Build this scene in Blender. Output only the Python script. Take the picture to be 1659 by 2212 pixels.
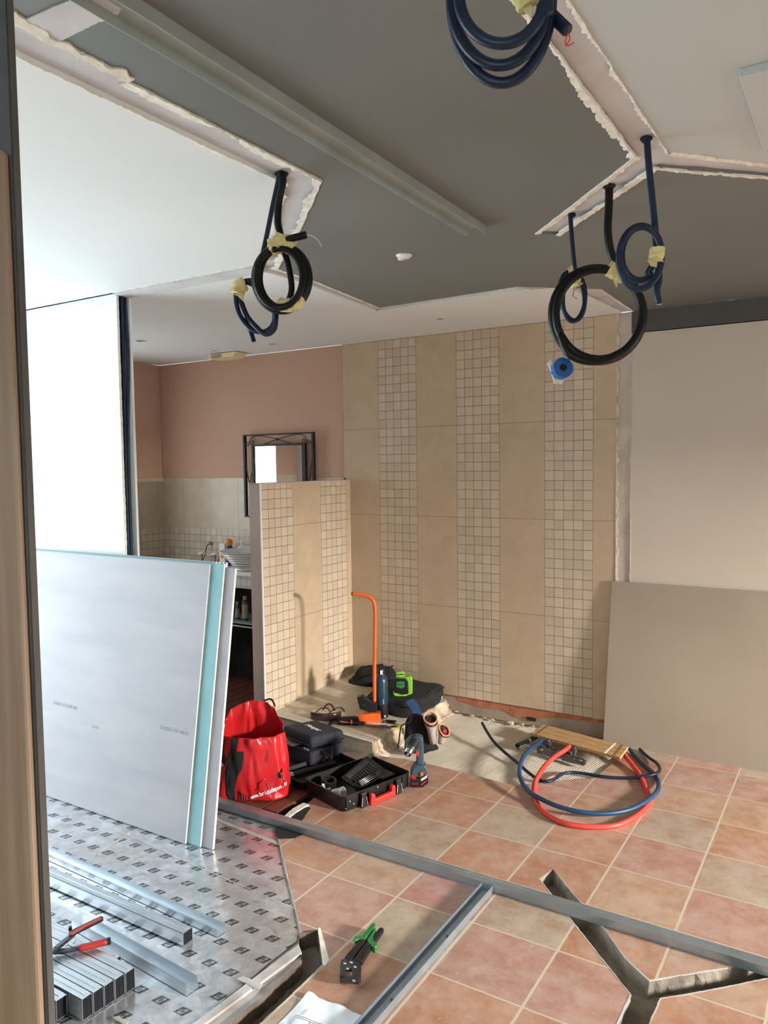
import bpy, bmesh, math, random
from mathutils import Vector, Matrix, noise
from mathutils.geometry import tessellate_polygon
random.seed(7)
for o in list(bpy.data.objects): bpy.data.objects.remove(o)
SC = bpy.context.scene
COL = SC.collection
W, H = 1659, 2212
F = 1665.88; YAW = 0.557583; PITCH = -0.061312; ROLL = -0.013357; CH = 1.73
HC = 2.62      # ceiling height
YB = 4.74      # back wall plane
T = 0.33312; TX0 = -1.55664; TY0 = 4.21784   # floor tile grid

# ------------------------------------------------------------ camera
fw = Vector((-math.sin(YAW)*math.cos(PITCH), math.cos(YAW)*math.cos(PITCH), math.sin(PITCH)))
rt = Vector((math.cos(YAW), math.sin(YAW), 0)); up = rt.cross(fw)
r2 = rt*math.cos(ROLL)+up*math.sin(ROLL); u2 = -rt*math.sin(ROLL)+up*math.cos(ROLL)
cam = bpy.data.cameras.new('camera'); co = bpy.data.objects.new('camera', cam); COL.objects.link(co)
co.matrix_world = Matrix(((r2.x, u2.x, -fw.x, 0), (r2.y, u2.y, -fw.y, 0), (r2.z, u2.z, -fw.z, CH), (0, 0, 0, 1)))
cam.sensor_fit = 'VERTICAL'; cam.sensor_height = 24; cam.lens = F/H*24; cam.clip_start = .02
SC.camera = co

# ------------------------------------------------------------ light
SC.view_settings.view_transform = 'Standard'; SC.view_settings.look = 'None'
SC.view_settings.gamma = 1; SC.view_settings.use_curve_mapping = False
SC.view_settings.exposure = 0.0
wd = bpy.data.worlds.new('World'); SC.world = wd; wd.use_nodes = True
wn = wd.node_tree; bg = wn.nodes['Background']
sky = wn.nodes.new('ShaderNodeTexSky'); sky.sky_type = 'HOSEK_WILKIE'; sky.turbidity = 4
sky.sun_direction = (0.5, -0.4, 0.6)
mx = wn.nodes.new('ShaderNodeMix'); mx.data_type = 'RGBA'; mx.inputs[0].default_value = .75
wn.links.new(sky.outputs[0], mx.inputs[6]); mx.inputs[7].default_value = (.80, .92, 1.0, 1)
wn.links.new(mx.outputs[2], bg.inputs[0]); bg.inputs[1].default_value = 5.0

def area(name, loc, size, rot, power, color):
    l = bpy.data.lights.new(name, 'AREA'); l.shape = 'RECTANGLE'; l.size, l.size_y = size
    l.energy = power; l.color = color
    o = bpy.data.objects.new(name, l); COL.objects.link(o); o.location = loc; o.rotation_euler = rot
    return o
PI = math.pi
# daylight entering through the room's openings; the front one is added fill
area('daylight_left', (-4.72, 1.35, 1.25), (2.1, 2.2), (0, -PI/2, 0), 85, (.80, .93, 1.0))
area('daylight_bath', (-5.2, 3.62, 1.6), (1.0, .9), (0, -PI/2, 0), 9, (.95, .97, 1.0))
area('daylight_right', (5.5, 3.35, 1.93), (.6, .6), (0, PI/2, 0), 1150, (1.0, .95, .88))
area('front_fill', (.9, -1.9, 1.45), (2.6, 1.8), (PI/2, 0, 0), 9, (.97, .98, 1.0))  # unseen fill lamp behind the camera, added to brighten the view

# ------------------------------------------------------------ pixel -> point on a surface
def ray(a, b):
    return (r2*((a-W/2)/F) - u2*((b-H/2)/F) + fw)
C0 = Vector((0, 0, CH))
def zp(a, b, z=0.0): d = ray(a, b); return C0 + d*((z-CH)/d.z)
def yp(a, b, y): d = ray(a, b); return C0 + d*(y/d.y)
def xp(a, b, x): d = ray(a, b); return C0 + d*(x/d.x)
def dp(a, b, dep): return C0 + ray(a, b)*dep
NV = Vector((-math.sin(YAW), math.cos(YAW), 0))
def fl(loc, a, b, dy=0.0):
    """pixel -> local coords (x right, y away, z up) on the upright plane through loc that faces the viewer"""
    d = ray(a, b); p0 = Vector(loc) + NV*dy
    s = (p0 - C0).dot(NV)/d.dot(NV); p = C0 + d*s - Vector(loc)
    return Vector((p.dot(rt), dy, p.z))

# ------------------------------------------------------------ materials
class NT:
    def __init__(s, name, rough=.6, metal=0., spec=.5):
        s.m = bpy.data.materials.new(name); s.m.use_nodes = True; s.t = s.m.node_tree
        s.b = s.t.nodes['Principled BSDF']; s.b.inputs['Roughness'].default_value = rough
        s.b.inputs['Metallic'].default_value = metal; s.b.inputs['Specular IOR Level'].default_value = spec
    def n(s, k, **kw):
        x = s.t.nodes.new(k)
        for a, v in kw.items(): setattr(x, a, v)
        return x
    def l(s, a, b): s.t.links.new(a, b)
    def math(s, op, a, b=None, c=None):
        x = s.n('ShaderNodeMath', operation=op)
        for i, v in enumerate((a, b, c)):
            if v is None: continue
            if isinstance(v, (int, float)): x.inputs[i].default_value = v
            else: s.l(v, x.inputs[i])
        return x.outputs[0]
    def mix(s, f, a, b):
        x = s.n('ShaderNodeMix', data_type='RGBA')
        if isinstance(f, (int, float)): x.inputs[0].default_value = f
        else: s.l(f, x.inputs[0])
        for i, v in ((6, a), (7, b)):
            if isinstance(v, tuple): x.inputs[i].default_value = (*v[:3], 1)
            else: s.l(v, x.inputs[i])
        return x.outputs[2]
    def noise(s, vec, scale, detail=4, rough=.5, dist=0):
        x = s.n('ShaderNodeTexNoise'); x.inputs['Scale'].default_value = scale; x.inputs['Detail'].default_value = detail
        x.inputs['Roughness'].default_value = rough; x.inputs['Distortion'].default_value = dist
        if vec is not None: s.l(vec, x.inputs['Vector'])
        return x.outputs['Fac']
    def ramp(s, f, stops, const=False):
        x = s.n('ShaderNodeValToRGB'); r = x.color_ramp
        if const: r.interpolation = 'CONSTANT'
        while len(r.elements) < len(stops): r.elements.new(.5)
        for e, (p, c) in zip(r.elements, stops):
            e.position = p; e.color = (*c, 1) if isinstance(c, tuple) else (c, c, c, 1)
        s.l(f, x.inputs[0]); return x.outputs[0]
    def bump(s, h, strength=.3, dist=.01):
        x = s.n('ShaderNodeBump'); x.inputs['Strength'].default_value = strength; x.inputs['Distance'].default_value = dist
        s.l(h, x.inputs['Height']); s.l(x.outputs[0], s.b.inputs['Normal'])
    def pos(s): return s.n('ShaderNodeNewGeometry').outputs['Position']
    def obj(s): return s.n('ShaderNodeTexCoord').outputs['Object']
    def sep(s, v):
        x = s.n('ShaderNodeSeparateXYZ'); s.l(v, x.inputs[0]); return x.outputs
    def comb(s, a, b, c=0.0):
        x = s.n('ShaderNodeCombineXYZ')
        for i, v in enumerate((a, b, c)):
            if isinstance(v, (int, float)): x.inputs[i].default_value = v
            else: s.l(v, x.inputs[i])
        return x.outputs[0]
    def col(s, c):
        if isinstance(c, tuple): s.b.inputs['Base Color'].default_value = (*c, 1)
        else: s.l(c, s.b.inputs['Base Color'])

def sr(r, g, b):   # sRGB 0-255 -> linear
    return tuple(((v/255+.055)/1.055)**2.4 if v > 10 else v/255/12.92 for v in (r, g, b))
def pm(name, c1, c2=None, scale=8, rough=.6, metal=0., bump=0., bscale=60, detail=4, spec=.5, stretch=None):
    t = NT(name, rough, metal, spec); v = t.obj()
    if stretch:
        mp = t.n('ShaderNodeMapping'); mp.inputs['Scale'].default_value = stretch; t.l(v, mp.inputs[0]); v = mp.outputs[0]
    if c2 is None: c2 = tuple(x*.85 for x in c1)
    f = t.ramp(t.noise(v, scale, detail), [(.35, 0.), (.65, 1.)])
    t.col(t.mix(f, c1, c2))
    if bump: t.bump(t.noise(v, bscale, 6), bump, .005)
    return t.m

M = {}
# grey painted ceiling / white ceilings
M['ceil_grey'] = pm('ceiling_grey', sr(121, 123, 119), sr(114, 116, 112), 1.2, .55, 0, .06, 90)
M['ceil_white'] = pm('ceiling_white', sr(232, 234, 232), sr(226, 229, 228), 1, .8, 0, .05, 60)
M['scar_edge'] = pm('beige_torn_plaster', sr(222, 208, 190), sr(200, 186, 168), 22, .95, 0, .6, 70)
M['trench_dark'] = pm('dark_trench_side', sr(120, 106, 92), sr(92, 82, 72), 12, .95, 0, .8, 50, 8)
M['ceil_dim'] = pm('ceiling_offwhite', sr(196, 200, 195), sr(190, 194, 189), 1, .8, 0, .05, 60)
M['board_white'] = pm('bare_board', sr(214, 212, 210), sr(200, 197, 196), 6, .85, 0, .1, 30)
M['plaster'] = pm('broken_plaster', sr(246, 243, 232), sr(226, 218, 198), 22, .95, 0, .8, 70)
M['plaster_grey'] = pm('grey_scar_plaster', sr(206, 194, 180), sr(186, 174, 161), 9, .95, 0, .5, 30)
M['wall_white'] = pm('white_wall', sr(208, 196, 180), sr(203, 191, 175), 1, .8, 0, .04, 40)
M['wall_bright'] = pm('left_white_wall', sr(236, 240, 238), sr(232, 237, 236), 1, .7, 0, .03, 40)
M['grey_band'] = M['ceil_grey']
t = NT('pink_fabric_wall', .9); v = t.pos(); s_ = t.sep(v)
nz = t.noise(t.comb(t.math('MULTIPLY', s_[0], 14), t.math('MULTIPLY', s_[1], 14), t.math('MULTIPLY', s_[2], 260)), 1, 3)
n2 = t.noise(v, 3, 3)
t.col(t.mix(nz, t.mix(n2, sr(196, 158, 136), sr(188, 148, 126)), sr(206, 170, 148))); t.bump(nz, .25, .003); M['pink'] = t.m

def tile_wall(name, axis, s0, pitch, first_mosaic, zj, zh, c_plain, c_mos):
    """striped wall: plain 30x60 tiles alternating with mosaic strips, from world position"""
    t = NT(name, .38); v = t.pos(); s_ = t.sep(v)
    wob = t.math('MULTIPLY', t.math('SUBTRACT', t.noise(v, 14, 2), .5), .006)
    S = t.math('DIVIDE', t.math('ADD', t.math('SUBTRACT', s_[axis], s0), wob), pitch)
    Z = t.math('DIVIDE', t.math('ADD', t.math('SUBTRACT', s_[2], zj), wob), zh)
    def edge(x, w):
        f = t.math('FRACT', x); e = t.math('MINIMUM', f, t.math('SUBTRACT', 1.0, f)); return t.math('LESS_THAN', e, w)
    fl_ = t.math('FLOOR', S); par = t.math('MODULO', t.math('ADD', fl_, 100), 2)
    mos = par if not first_mosaic else t.math('SUBTRACT', 1.0, par)
    S5 = t.math('MULTIPLY', S, 5); Z10 = t.math('MULTIPLY', Z, 10)
    g_m = t.math('MAXIMUM', edge(S5, .030), edge(Z10, .030))
    g_p = t.math('MAXIMUM', edge(S, .004), edge(Z, .0022))
    g = t.math('MAXIMUM', t.math('MULTIPLY', mos, g_m), t.math('MULTIPLY', t.math('SUBTRACT', 1.0, mos), g_p))
    wn_ = t.n('ShaderNodeTexWhiteNoise', noise_dimensions='2D'); t.l(t.comb(t.math('FLOOR', S5), t.math('FLOOR', Z10)), wn_.inputs['Vector'])
    n1 = t.ramp(t.noise(v, 7, 6, .65, .6), [(.3, 0.), (.7, 1.)])
    plain = t.mix(n1, c_plain, tuple(x*.84 for x in c_plain))
    mo = t.mix(wn_.outputs['Value'], c_mos, tuple(x*.82 for x in c_mos)); mo = t.mix(t.math('MULTIPLY', n1, .35), mo, tuple(x*.8 for x in c_mos))
    base = t.mix(mos, plain, mo)
    t.col(t.mix(g, base, sr(140, 116, 92)))
    hgt = t.math('SUBTRACT', t.math('MULTIPLY', t.noise(v, 25, 3), .25), g)
    t.bump(hgt, .6, .003)
    return t.m
PW = .3125
M['tile_back'] = tile_wall('striped_tile_wall', 0, -3.302, PW, False, .115, .625, sr(203, 179, 150), sr(212, 194, 170))
M['tile_half'] = tile_wall('striped_tile_half_wall', 1, 3.745, PW, True, .08, .625, sr(214, 190, 160), sr(226, 207, 182))

t = NT('bath_wall_tile', .35); v = t.pos(); s_ = t.sep(v)
SX = t.math('DIVIDE', t.math('ADD', t.math('ADD', s_[0], s_[1]), .574), .3155)
def edge_(t, x, w):
    f = t.math('FRACT', x); return t.math('LESS_THAN', t.math('MINIMUM', f, t.math('SUBTRACT', 1.0, f)), w)
low = t.math('LESS_THAN', s_[2], 1.215)
SM = t.math('MULTIPLY', SX, 5); ZM = t.math('DIVIDE', t.math('SUBTRACT', s_[2], 1.215), .061)
g = t.math('MAXIMUM', t.math('MULTIPLY', low, t.math('MAXIMUM', edge_(t, SM, .035), edge_(t, ZM, .035))),
           t.math('MULTIPLY', t.math('SUBTRACT', 1.0, low), edge_(t, SX, .005)))
wn_ = t.n('ShaderNodeTexWhiteNoise', noise_dimensions='2D'); t.l(t.comb(t.math('FLOOR', SM), t.math('FLOOR', ZM)), wn_.inputs['Vector'])
n1 = t.ramp(t.noise(v, 7, 5, .6, .5), [(.3, 0.), (.7, 1.)])
pl = t.mix(n1, sr(206, 192, 170), sr(190, 174, 152)); mo = t.mix(wn_.outputs['Value'], sr(212, 202, 184), sr(196, 184, 166))
t.col(t.mix(g, t.mix(low, pl, mo), sr(150, 136, 120))); t.bump(t.math('MULTIPLY', g, -1), .5, .003); M['tile_bath'] = t.m

def small_mosaic(name, c, gc, p=.0625, rough=.4):
    t = NT(name, rough); v = t.pos(); s_ = t.sep(v)
    a = [t.math('DIVIDE', s_[i], p) for i in range(3)]
    off = t.math('DIVIDE', t.math('ADD', s_[1], 0), p)
    geo = t.n('ShaderNodeNewGeometry'); nn = t.sep(geo.outputs['Normal'])
    top = t.math('GREATER_THAN', t.math('ABSOLUTE', nn[2]), .5)
    gx = edge_(t, a[0], .03); gy = edge_(t, a[1], .03); gz = edge_(t, t.math('ADD', a[2], .35), .03)
    g = t.math('MAXIMUM', gx, t.math('ADD', t.math('MULTIPLY', top, gy), t.math('MULTIPLY', t.math('SUBTRACT', 1.0, top), gz)))
    w = t.n('ShaderNodeTexWhiteNoise', noise_dimensions='2D'); t.l(t.comb(t.math('FLOOR', a[0]), t.math('FLOOR', a[1])), w.inputs['Vector'])
    n1 = t.noise(v, 6, 4)
    t.col(t.mix(g, t.mix(n1, t.mix(w.outputs['Value'], c, tuple(x*.85 for x in c)), tuple(x*.8 for x in c)), gc)); t.bump(t.math('MULTIPLY', g, -1), .5, .002)
    return t.m
M['platform_tile'] = small_mosaic('platform_mosaic', sr(212, 200, 180), sr(168, 156, 138))
M['vanity_tile'] = small_mosaic('vanity_mosaic', sr(214, 214, 210), sr(110, 112, 116), .06)
M['floor_mosaic'] = small_mosaic('floor_mosaic', sr(150, 130, 118), sr(90, 70, 60), .085)

# terracotta floor
t = NT('terracotta_tile', .42); v = t.pos(); s_ = t.sep(v)
wob = t.math('MULTIPLY', t.math('SUBTRACT', t.noise(v, 22, 2), .5), .010)
U = t.math('ADD', t.math('DIVIDE', t.math('SUBTRACT', s_[0], TX0), T), wob); V = t.math('ADD', t.math('DIVIDE', t.math('SUBTRACT', s_[1], TY0), T), wob)
g = t.math('MAXIMUM', edge_(t, U, .0145), edge_(t, V, .0105))
w = t.n('ShaderNodeTexWhiteNoise', noise_dimensions='2D'); t.l(t.comb(t.math('FLOOR', U), t.math('FLOOR', V)), w.inputs['Vector'])
base = t.ramp(w.outputs['Value'], [(0, sr(192, 146, 120)), (.28, sr(182, 132, 106)), (.40, sr(190, 146, 134)), (.58, sr(182, 170, 150)), (.78, sr(196, 158, 132)), (.90, sr(188, 164, 142))], True)
TO, TP, TG, TL = sr(182, 132, 102), sr(180, 136, 120), sr(174, 158, 136), sr(186, 150, 122)
tone = {'O': TO, 'P': TP, 'G': TG, 'L': TL, 'D': sr(176, 126, 98), 'R': sr(178, 128, 120)}
rows = ['OOPOOOPPO', 'OOPOPPLLO', 'OPOOPLGOO', 'OOOOGOPGO', 'OOOGODLPL', 'OOOLRGOLO', 'OPPPGPPOO', 'OPPPOOOPO', 'OGOPGOPLO']
uu = t.math('DIVIDE', t.math('ADD', U, 4.0), 9.0); jj = t.math('SUBTRACT', -1.0, t.math('FLOOR', V))
for rj, s9 in enumerate(rows):
    rr_ = t.ramp(uu, [(k/9, tone[s9[k]]) for k in range(9)], True)
    base = t.mix(t.math('COMPARE', jj, float(rj-1), .4), base, rr_)
inside = t.math('LESS_THAN', t.math('ABSOLUTE', t.math('SUBTRACT', uu, .5)), .5)
off = t.math('MULTIPLY', w.outputs['Value'], 37.0)
vv = t.comb(s_[0], s_[1], off)
n1 = t.ramp(t.noise(vv, 6.5, 7, .72, .5), [(.38, 0.), (.64, 1.)])
n2 = t.ramp(t.noise(vv, 9, 7, .75), [(.40, 0.), (.70, 1.)])
c = t.mix(t.math('MULTIPLY', n1, .62), base, sr(146, 96, 74))
c = t.mix(t.math('MULTIPLY', n2, .45), c, sr(200, 184, 170))
dust = t.ramp(t.noise(v, 1.9, 8, .75), [(.46, 0.), (.78, .34)])
c = t.mix(dust, c, sr(206, 196, 186))
spk = t.ramp(t.noise(v, 60, 3), [(.68, 0.), (.74, .5)])
c = t.mix(spk, c, sr(228, 214, 200))
t.col(t.mix(g, c, sr(200, 186, 166)))
t.bump(t.math('SUBTRACT', t.math('MULTIPLY', t.noise(v, 18, 4), .35), g), .5, .004)
t.l(t.math('ADD', .34, t.math('MULTIPLY', t.noise(v, 9, 4), .25)), t.b.inputs['Roughness'])
M['terracotta'] = t.m

# comb-trowelled screed
t = NT('screed', .95); v = t.pos(); s_ = t.sep(v)
wv = t.n('ShaderNodeTexWave'); wv.inputs['Scale'].default_value = 26; wv.inputs['Distortion'].default_value = 3; wv.inputs['Detail'].default_value = 3
t.l(t.comb(t.math('ADD', s_[0], t.math('MULTIPLY', s_[1], -.2)), t.math('MULTIPLY', s_[1], 0.0)), wv.inputs['Vector'])
n1 = t.noise(v, 9, 6, .6)
c = t.mix(n1, sr(240, 231, 214), sr(214, 203, 184)); c = t.mix(t.math('MULTIPLY', wv.outputs['Fac'], .45), c, sr(164, 150, 132))
t.col(c); t.bump(t.math('ADD', t.math('MULTIPLY', wv.outputs['Fac'], .8), t.noise(v, 40, 5)), .7, .006); M['screed'] = t.m
M['rubble'] = pm('rubble', sr(206, 190, 166), sr(160, 142, 120), 14, .95, 0, 1.0, 26, 8)
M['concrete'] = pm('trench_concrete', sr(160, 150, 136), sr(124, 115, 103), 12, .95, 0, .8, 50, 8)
M['white_dust'] = pm('dusty_screed', sr(206, 202, 200), sr(160, 150, 142), 7, .85, 0, .5, 40, 8)
M['cement'] = pm('grey_cement_base', sr(170, 154, 136), sr(148, 134, 120), 7, .95, 0, .4, 60)
M['brick'] = pm('red_brick_base', sr(190, 118, 84), sr(160, 100, 74), 18, .95, 0, .6, 50)
M['shade_and_dark'] = pm('shade_and_dark_parts', sr(40, 38, 36), sr(28, 27, 26), 10, .9)  # near-black for shade in hollows and for small dark parts

# foil underlay with printed marks
t = NT('foil_underlay', .28); v = t.pos(); s_ = t.sep(v)
row = t.math('FLOOR', t.math('DIVIDE', t.math('SUBTRACT', s_[1], 2.148), .11))
sh = t.math('MULTIPLY', t.math('MODULO', t.math('ADD', row, 100), 2), .05)
cx = t.math('SUBTRACT', t.math('FRACT', t.math('DIVIDE', t.math('ADD', t.math('SUBTRACT', s_[0], -2.919), sh), .1005)), .5)
cy = t.math('SUBTRACT', t.math('FRACT', t.math('DIVIDE', t.math('SUBTRACT', s_[1], 2.148), .11)), .5)
X = t.math('MULTIPLY', cx, .1005); Y = t.math('MULTIPLY', cy, .11)
X2 = t.math('SUBTRACT', X, t.math('MULTIPLY', Y, .35))
rect = t.math('MULTIPLY', t.math('LESS_THAN', t.math('ABSOLUTE', X2), .021), t.math('LESS_THAN', t.math('ABSOLUTE', Y), .0175))
ex = t.math('DIVIDE', t.math('SUBTRACT', X, t.math('MULTIPLY', Y, .7)), .007); ey = t.math('DIVIDE', Y, .013)
rr = t.math('SQRT', t.math('ADD', t.math('MULTIPLY', ex, ex), t.math('MULTIPLY', ey, ey)))
ring = t.math('MULTIPLY', t.math('GREATER_THAN', rr, .62), t.math('LESS_THAN', rr, 1.05))
tail_ = t.math('MULTIPLY', t.math('LESS_THAN', t.math('ABSOLUTE', t.math('SUBTRACT', X2, .006)), .0014), t.math('LESS_THAN', t.math('ABSOLUTE', Y), .015))
streak = t.math('GREATER_THAN', t.noise(t.comb(t.math('MULTIPLY', s_[0], 20), t.math('MULTIPLY', s_[1], 500)), 1, 2), .60)
logo = t.math('MULTIPLY', rect, t.math('SUBTRACT', 1.0, t.math('MAXIMUM', ring, t.math('MAXIMUM', tail_, t.math('MULTIPLY', streak, .5)))))
n1 = t.ramp(t.noise(v, 16, 8, .7, .6), [(.35, 0.), (.7, 1.)])
n3 = t.ramp(t.noise(v, 3, 7, .7), [(.42, 0.), (.66, 1.)])
c = t.mix(n1, sr(232, 236, 242), sr(166, 166, 170)); c = t.mix(t.math('MULTIPLY', n3, .5), c, sr(168, 158, 150))
t.col(t.mix(t.math('MULTIPLY', logo, .88), c, sr(44, 46, 52)))
t.b.inputs['Metallic'].default_value = .6
t.l(t.math('ADD', .10, t.math('MULTIPLY', n1, .25)), t.b.inputs['Roughness'])
t.bump(t.noise(v, 26, 7, .65, 1.2), .14, .004); M['foil'] = t.m

M['planks'] = pm('red_brown_planks', sr(120, 72, 58), sr(86, 50, 42), 3, .4, 0, .2, 20, stretch=(60, 2, 1))
M['galv'] = pm('galvanised_steel', (.62, .66, .70), (.50, .54, .58), 14, .34, .85, .05, 30, stretch=(.4, 6, 6))
M['galv2'] = pm('galvanised_steel_dull', (.44, .50, .55), (.35, .41, .46), 10, .42, .8, .05, 30)
M['section_shade'] = pm('box_section_shade', (.012, .013, .016), (.008, .008, .01), 10, .8, 0, spec=.2)  # near-black: shade inside the hollow section put into the colour
M['stud_dark'] = pm('dull_zinc_stud', (.17, .175, .175), (.13, .135, .135), 10, .5, .6, .05, 30)
M['band'] = pm('dark_wall_band', sr(84, 82, 78), sr(78, 76, 72), 2, .7)
M['wood'] = pm('planed_pine', sr(160, 138, 116), sr(138, 114, 92), 2.2, .5, 0, .06, 12, stretch=(22, 22, .7))
M['plankwood'] = pm('packing_wood', sr(196, 160, 112), sr(160, 122, 78), 5, .8, 0, .15, 18, stretch=(2, 30, 30))
M['pb_grey'] = pm('plasterboard_grey_paper', sr(184, 181, 184), sr(174, 172, 178), 2.0, .75, 0, .04, 120, stretch=(1, 1, 5))
M['pb_teal'] = pm('plasterboard_teal_paper', sr(150, 194, 200), sr(134, 180, 188), 6, .75, 0, .04, 120)
M['pb_edge'] = pm('gypsum_edge', sr(252, 250, 244), sr(240, 237, 228), 40, .9, 0, .8, 60)
M['pb_beige'] = pm('plasterboard_beige_paper', sr(168, 154, 138), sr(159, 145, 129), 1.5, .85, 0, .1, 160)
M['blk'] = pm('black_plastic', sr(30, 30, 32), sr(22, 22, 24), 6, .38, 0, .05, 80)
M['conduit_blk'] = pm('black_conduit', sr(17, 17, 18), sr(11, 11, 12), 6, .40, spec=.3)
M['conduit_blue'] = pm('navy_conduit', sr(26, 46, 70), sr(16, 32, 54), 6, .40, spec=.35)
M['hose_blue'] = pm('blue_hose', sr(36, 74, 112), sr(24, 58, 92), 9, .45)
M['hose_red'] = pm('red_hose', sr(238, 82, 72), sr(226, 66, 58), 9, .45)
M['tape'] = pm('masking_tape', sr(238, 226, 166), sr(218, 202, 138), 30, .7, 0, .8, 60)
M['fabric_blk'] = pm('black_fabric', sr(26, 26, 28), sr(16, 16, 18), 14, .9, 0, .6, 90)
M['fabric_navy'] = pm('navy_case_fabric', sr(38, 42, 54), sr(28, 30, 40), 12, .8, 0, .5, 140)
M['red_plastic'] = pm('glossy_red_bag', sr(208, 42, 46), sr(188, 30, 36), 5, .22, 0, .5, 16)
M['red_handle'] = pm('red_handle', sr(240, 52, 44), sr(228, 44, 38), 5, .4)
M['red_dark'] = pm('dark_red_grip', sr(170, 44, 40), sr(140, 34, 32), 5, .5)
M['orange'] = pm('orange_paint', sr(246, 110, 44), sr(236, 98, 36), 5, .4)
M['orange_trim'] = pm('orange_trim', sr(250, 150, 100), sr(240, 136, 86), 15, .8)
M['green'] = pm('green_plastic', sr(48, 130, 62), sr(34, 106, 48), 9, .45)
M['lime'] = pm('lime_plastic', sr(130, 196, 58), sr(116, 182, 48), 9, .45)
M['steel'] = pm('bright_steel', (.7, .7, .7), (.6, .6, .6), 9, .25, 1)
M['steel_dk'] = pm('dark_steel', (.16, .17, .19), (.10, .11, .12), 9, .35, .9)
M['iron'] = pm('black_iron', sr(34, 30, 28), sr(24, 22, 20), 9, .5, .3)
M['teal_bottle'] = pm('dark_teal_bottle', sr(30, 62, 78), sr(24, 52, 66), 4, .32)
M['drill_blue'] = pm('drill_blue_grey', sr(62, 80, 92), sr(50, 66, 78), 8, .5, 0, .1, 60)
M['white'] = pm('white_plastic', sr(240, 240, 238), sr(232, 232, 230), 4, .3)
M['print_white'] = pm('white_print', sr(244, 244, 244), sr(236, 236, 236), 20, .6)
M['ceramic'] = pm('white_ceramic', sr(228, 228, 230), sr(222, 222, 226), 3, .12)
M['cream'] = pm('cream_plastic', sr(240, 224, 180), sr(232, 214, 168), 4, .5)
M['blue_box'] = pm('blue_junction_plastic', sr(40, 110, 186), sr(30, 92, 164), 8, .35)
M['blue_strip'] = pm('blue_level_strip', sr(44, 76, 116), sr(34, 62, 98), 8, .5)
M['pouch_grey'] = pm('grey_pouch_fabric', sr(166, 158, 150), sr(146, 138, 130), 20, .9, 0, .5, 120)
M['amber'] = pm('orange_flower', sr(232, 150, 50), sr(220, 130, 40), 9, .5)
M['blue_bottle'] = pm('blue_bottle', sr(30, 66, 120), sr(24, 56, 104), 9, .3)
M['grey_pipe'] = pm('grey_pipe', sr(104, 100, 94), sr(84, 80, 76), 9, .6)
M['handle_green'] = pm('grey_green_grip', sr(120, 140, 138), sr(104, 124, 122), 9, .5)
M['yellow'] = pm('yellow_plastic', sr(196, 176, 90), sr(180, 160, 76), 9, .5)
M['paper'] = pm('plan_paper', sr(238, 242, 244), sr(230, 236, 240), 2, .85, 0, .1, 8)
M['ink'] = pm('grey_ink', sr(120, 124, 130), sr(104, 108, 114), 20, .8)
M['faint_ink'] = pm('faint_board_print', sr(172, 172, 180), sr(164, 164, 172), 60, .8)
M['lens'] = pm('smoky_lens', sr(92, 66, 66), sr(76, 54, 54), 9, .12); 
bs = M['lens'].node_tree.nodes['Principled BSDF']; bs.inputs['Transmission Weight'].default_value = .45
t = NT('mirror_glass', .02, 1.0); t.col((.92, .92, .92)); M['mirror'] = t.m
t = NT('clear_glass', .02); t.col((.9, .97, .95)); t.b.inputs['Transmission Weight'].default_value = .95; M['glass'] = t.m
t = NT('shelf_glass', .08); t.col((.45, .62, .62)); t.b.inputs['Transmission Weight'].default_value = .5; M['shelf_glass'] = t.m
M['window_white'] = M['white']

# ------------------------------------------------------------ builders
def box(bm, c, s, rot=None):
    m = Matrix.Translation(Vector(c))
    if rot is not None: m = m @ rot
    m = m @ Matrix.Diagonal((s[0], s[1], s[2], 1))
    bmesh.ops.create_cube(bm, size=1, matrix=m)
def box2(bm, a, b): box(bm, [(a[i]+b[i])/2 for i in range(3)], [abs(b[i]-a[i]) for i in range(3)])
def poly(bm, pts):
    vs = [bm.verts.new(p) for p in pts]
    try: return bm.faces.new(vs)
    except ValueError: return None
def prism_vec(bm, pts, d):
    """closed polygon pts (3D) extruded by vector d"""
    d = Vector(d); n = len(pts)
    a = [bm.verts.new(Vector(p)) for p in pts]; b = [bm.verts.new(Vector(p)+d) for p in pts]
    for tri in tessellate_polygon([[Vector(p) for p in pts]]):
        try: bm.faces.new([a[i] for i in tri]); bm.faces.new([b[i] for i in reversed(tri)])
        except ValueError: pass
    for i in range(n):
        j = (i+1) % n; bm.faces.new((a[i], a[j], b[j], b[i]))
def catmull(pts, step=.01, closed=False):
    P = [Vector(p) for p in pts]
    if closed: P = [P[-1]]+P+[P[0], P[1]]
    else: P = [P[0]*2-P[1]]+P+[P[-1]*2-P[-2]]
    out = []
    for i in range(1, len(P)-2):
        L = (P[i+1]-P[i]).length; n = max(2, int(L/step))
        for k in range(n):
            u = k/n
            out.append(.5*((2*P[i])+(-P[i-1]+P[i+1])*u+(2*P[i-1]-5*P[i]+4*P[i+1]-P[i+2])*u*u+(-P[i-1]+3*P[i]-3*P[i+1]+P[i+2])*u**3))
    if not closed: out.append(P[-2].copy())
    return out
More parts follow.
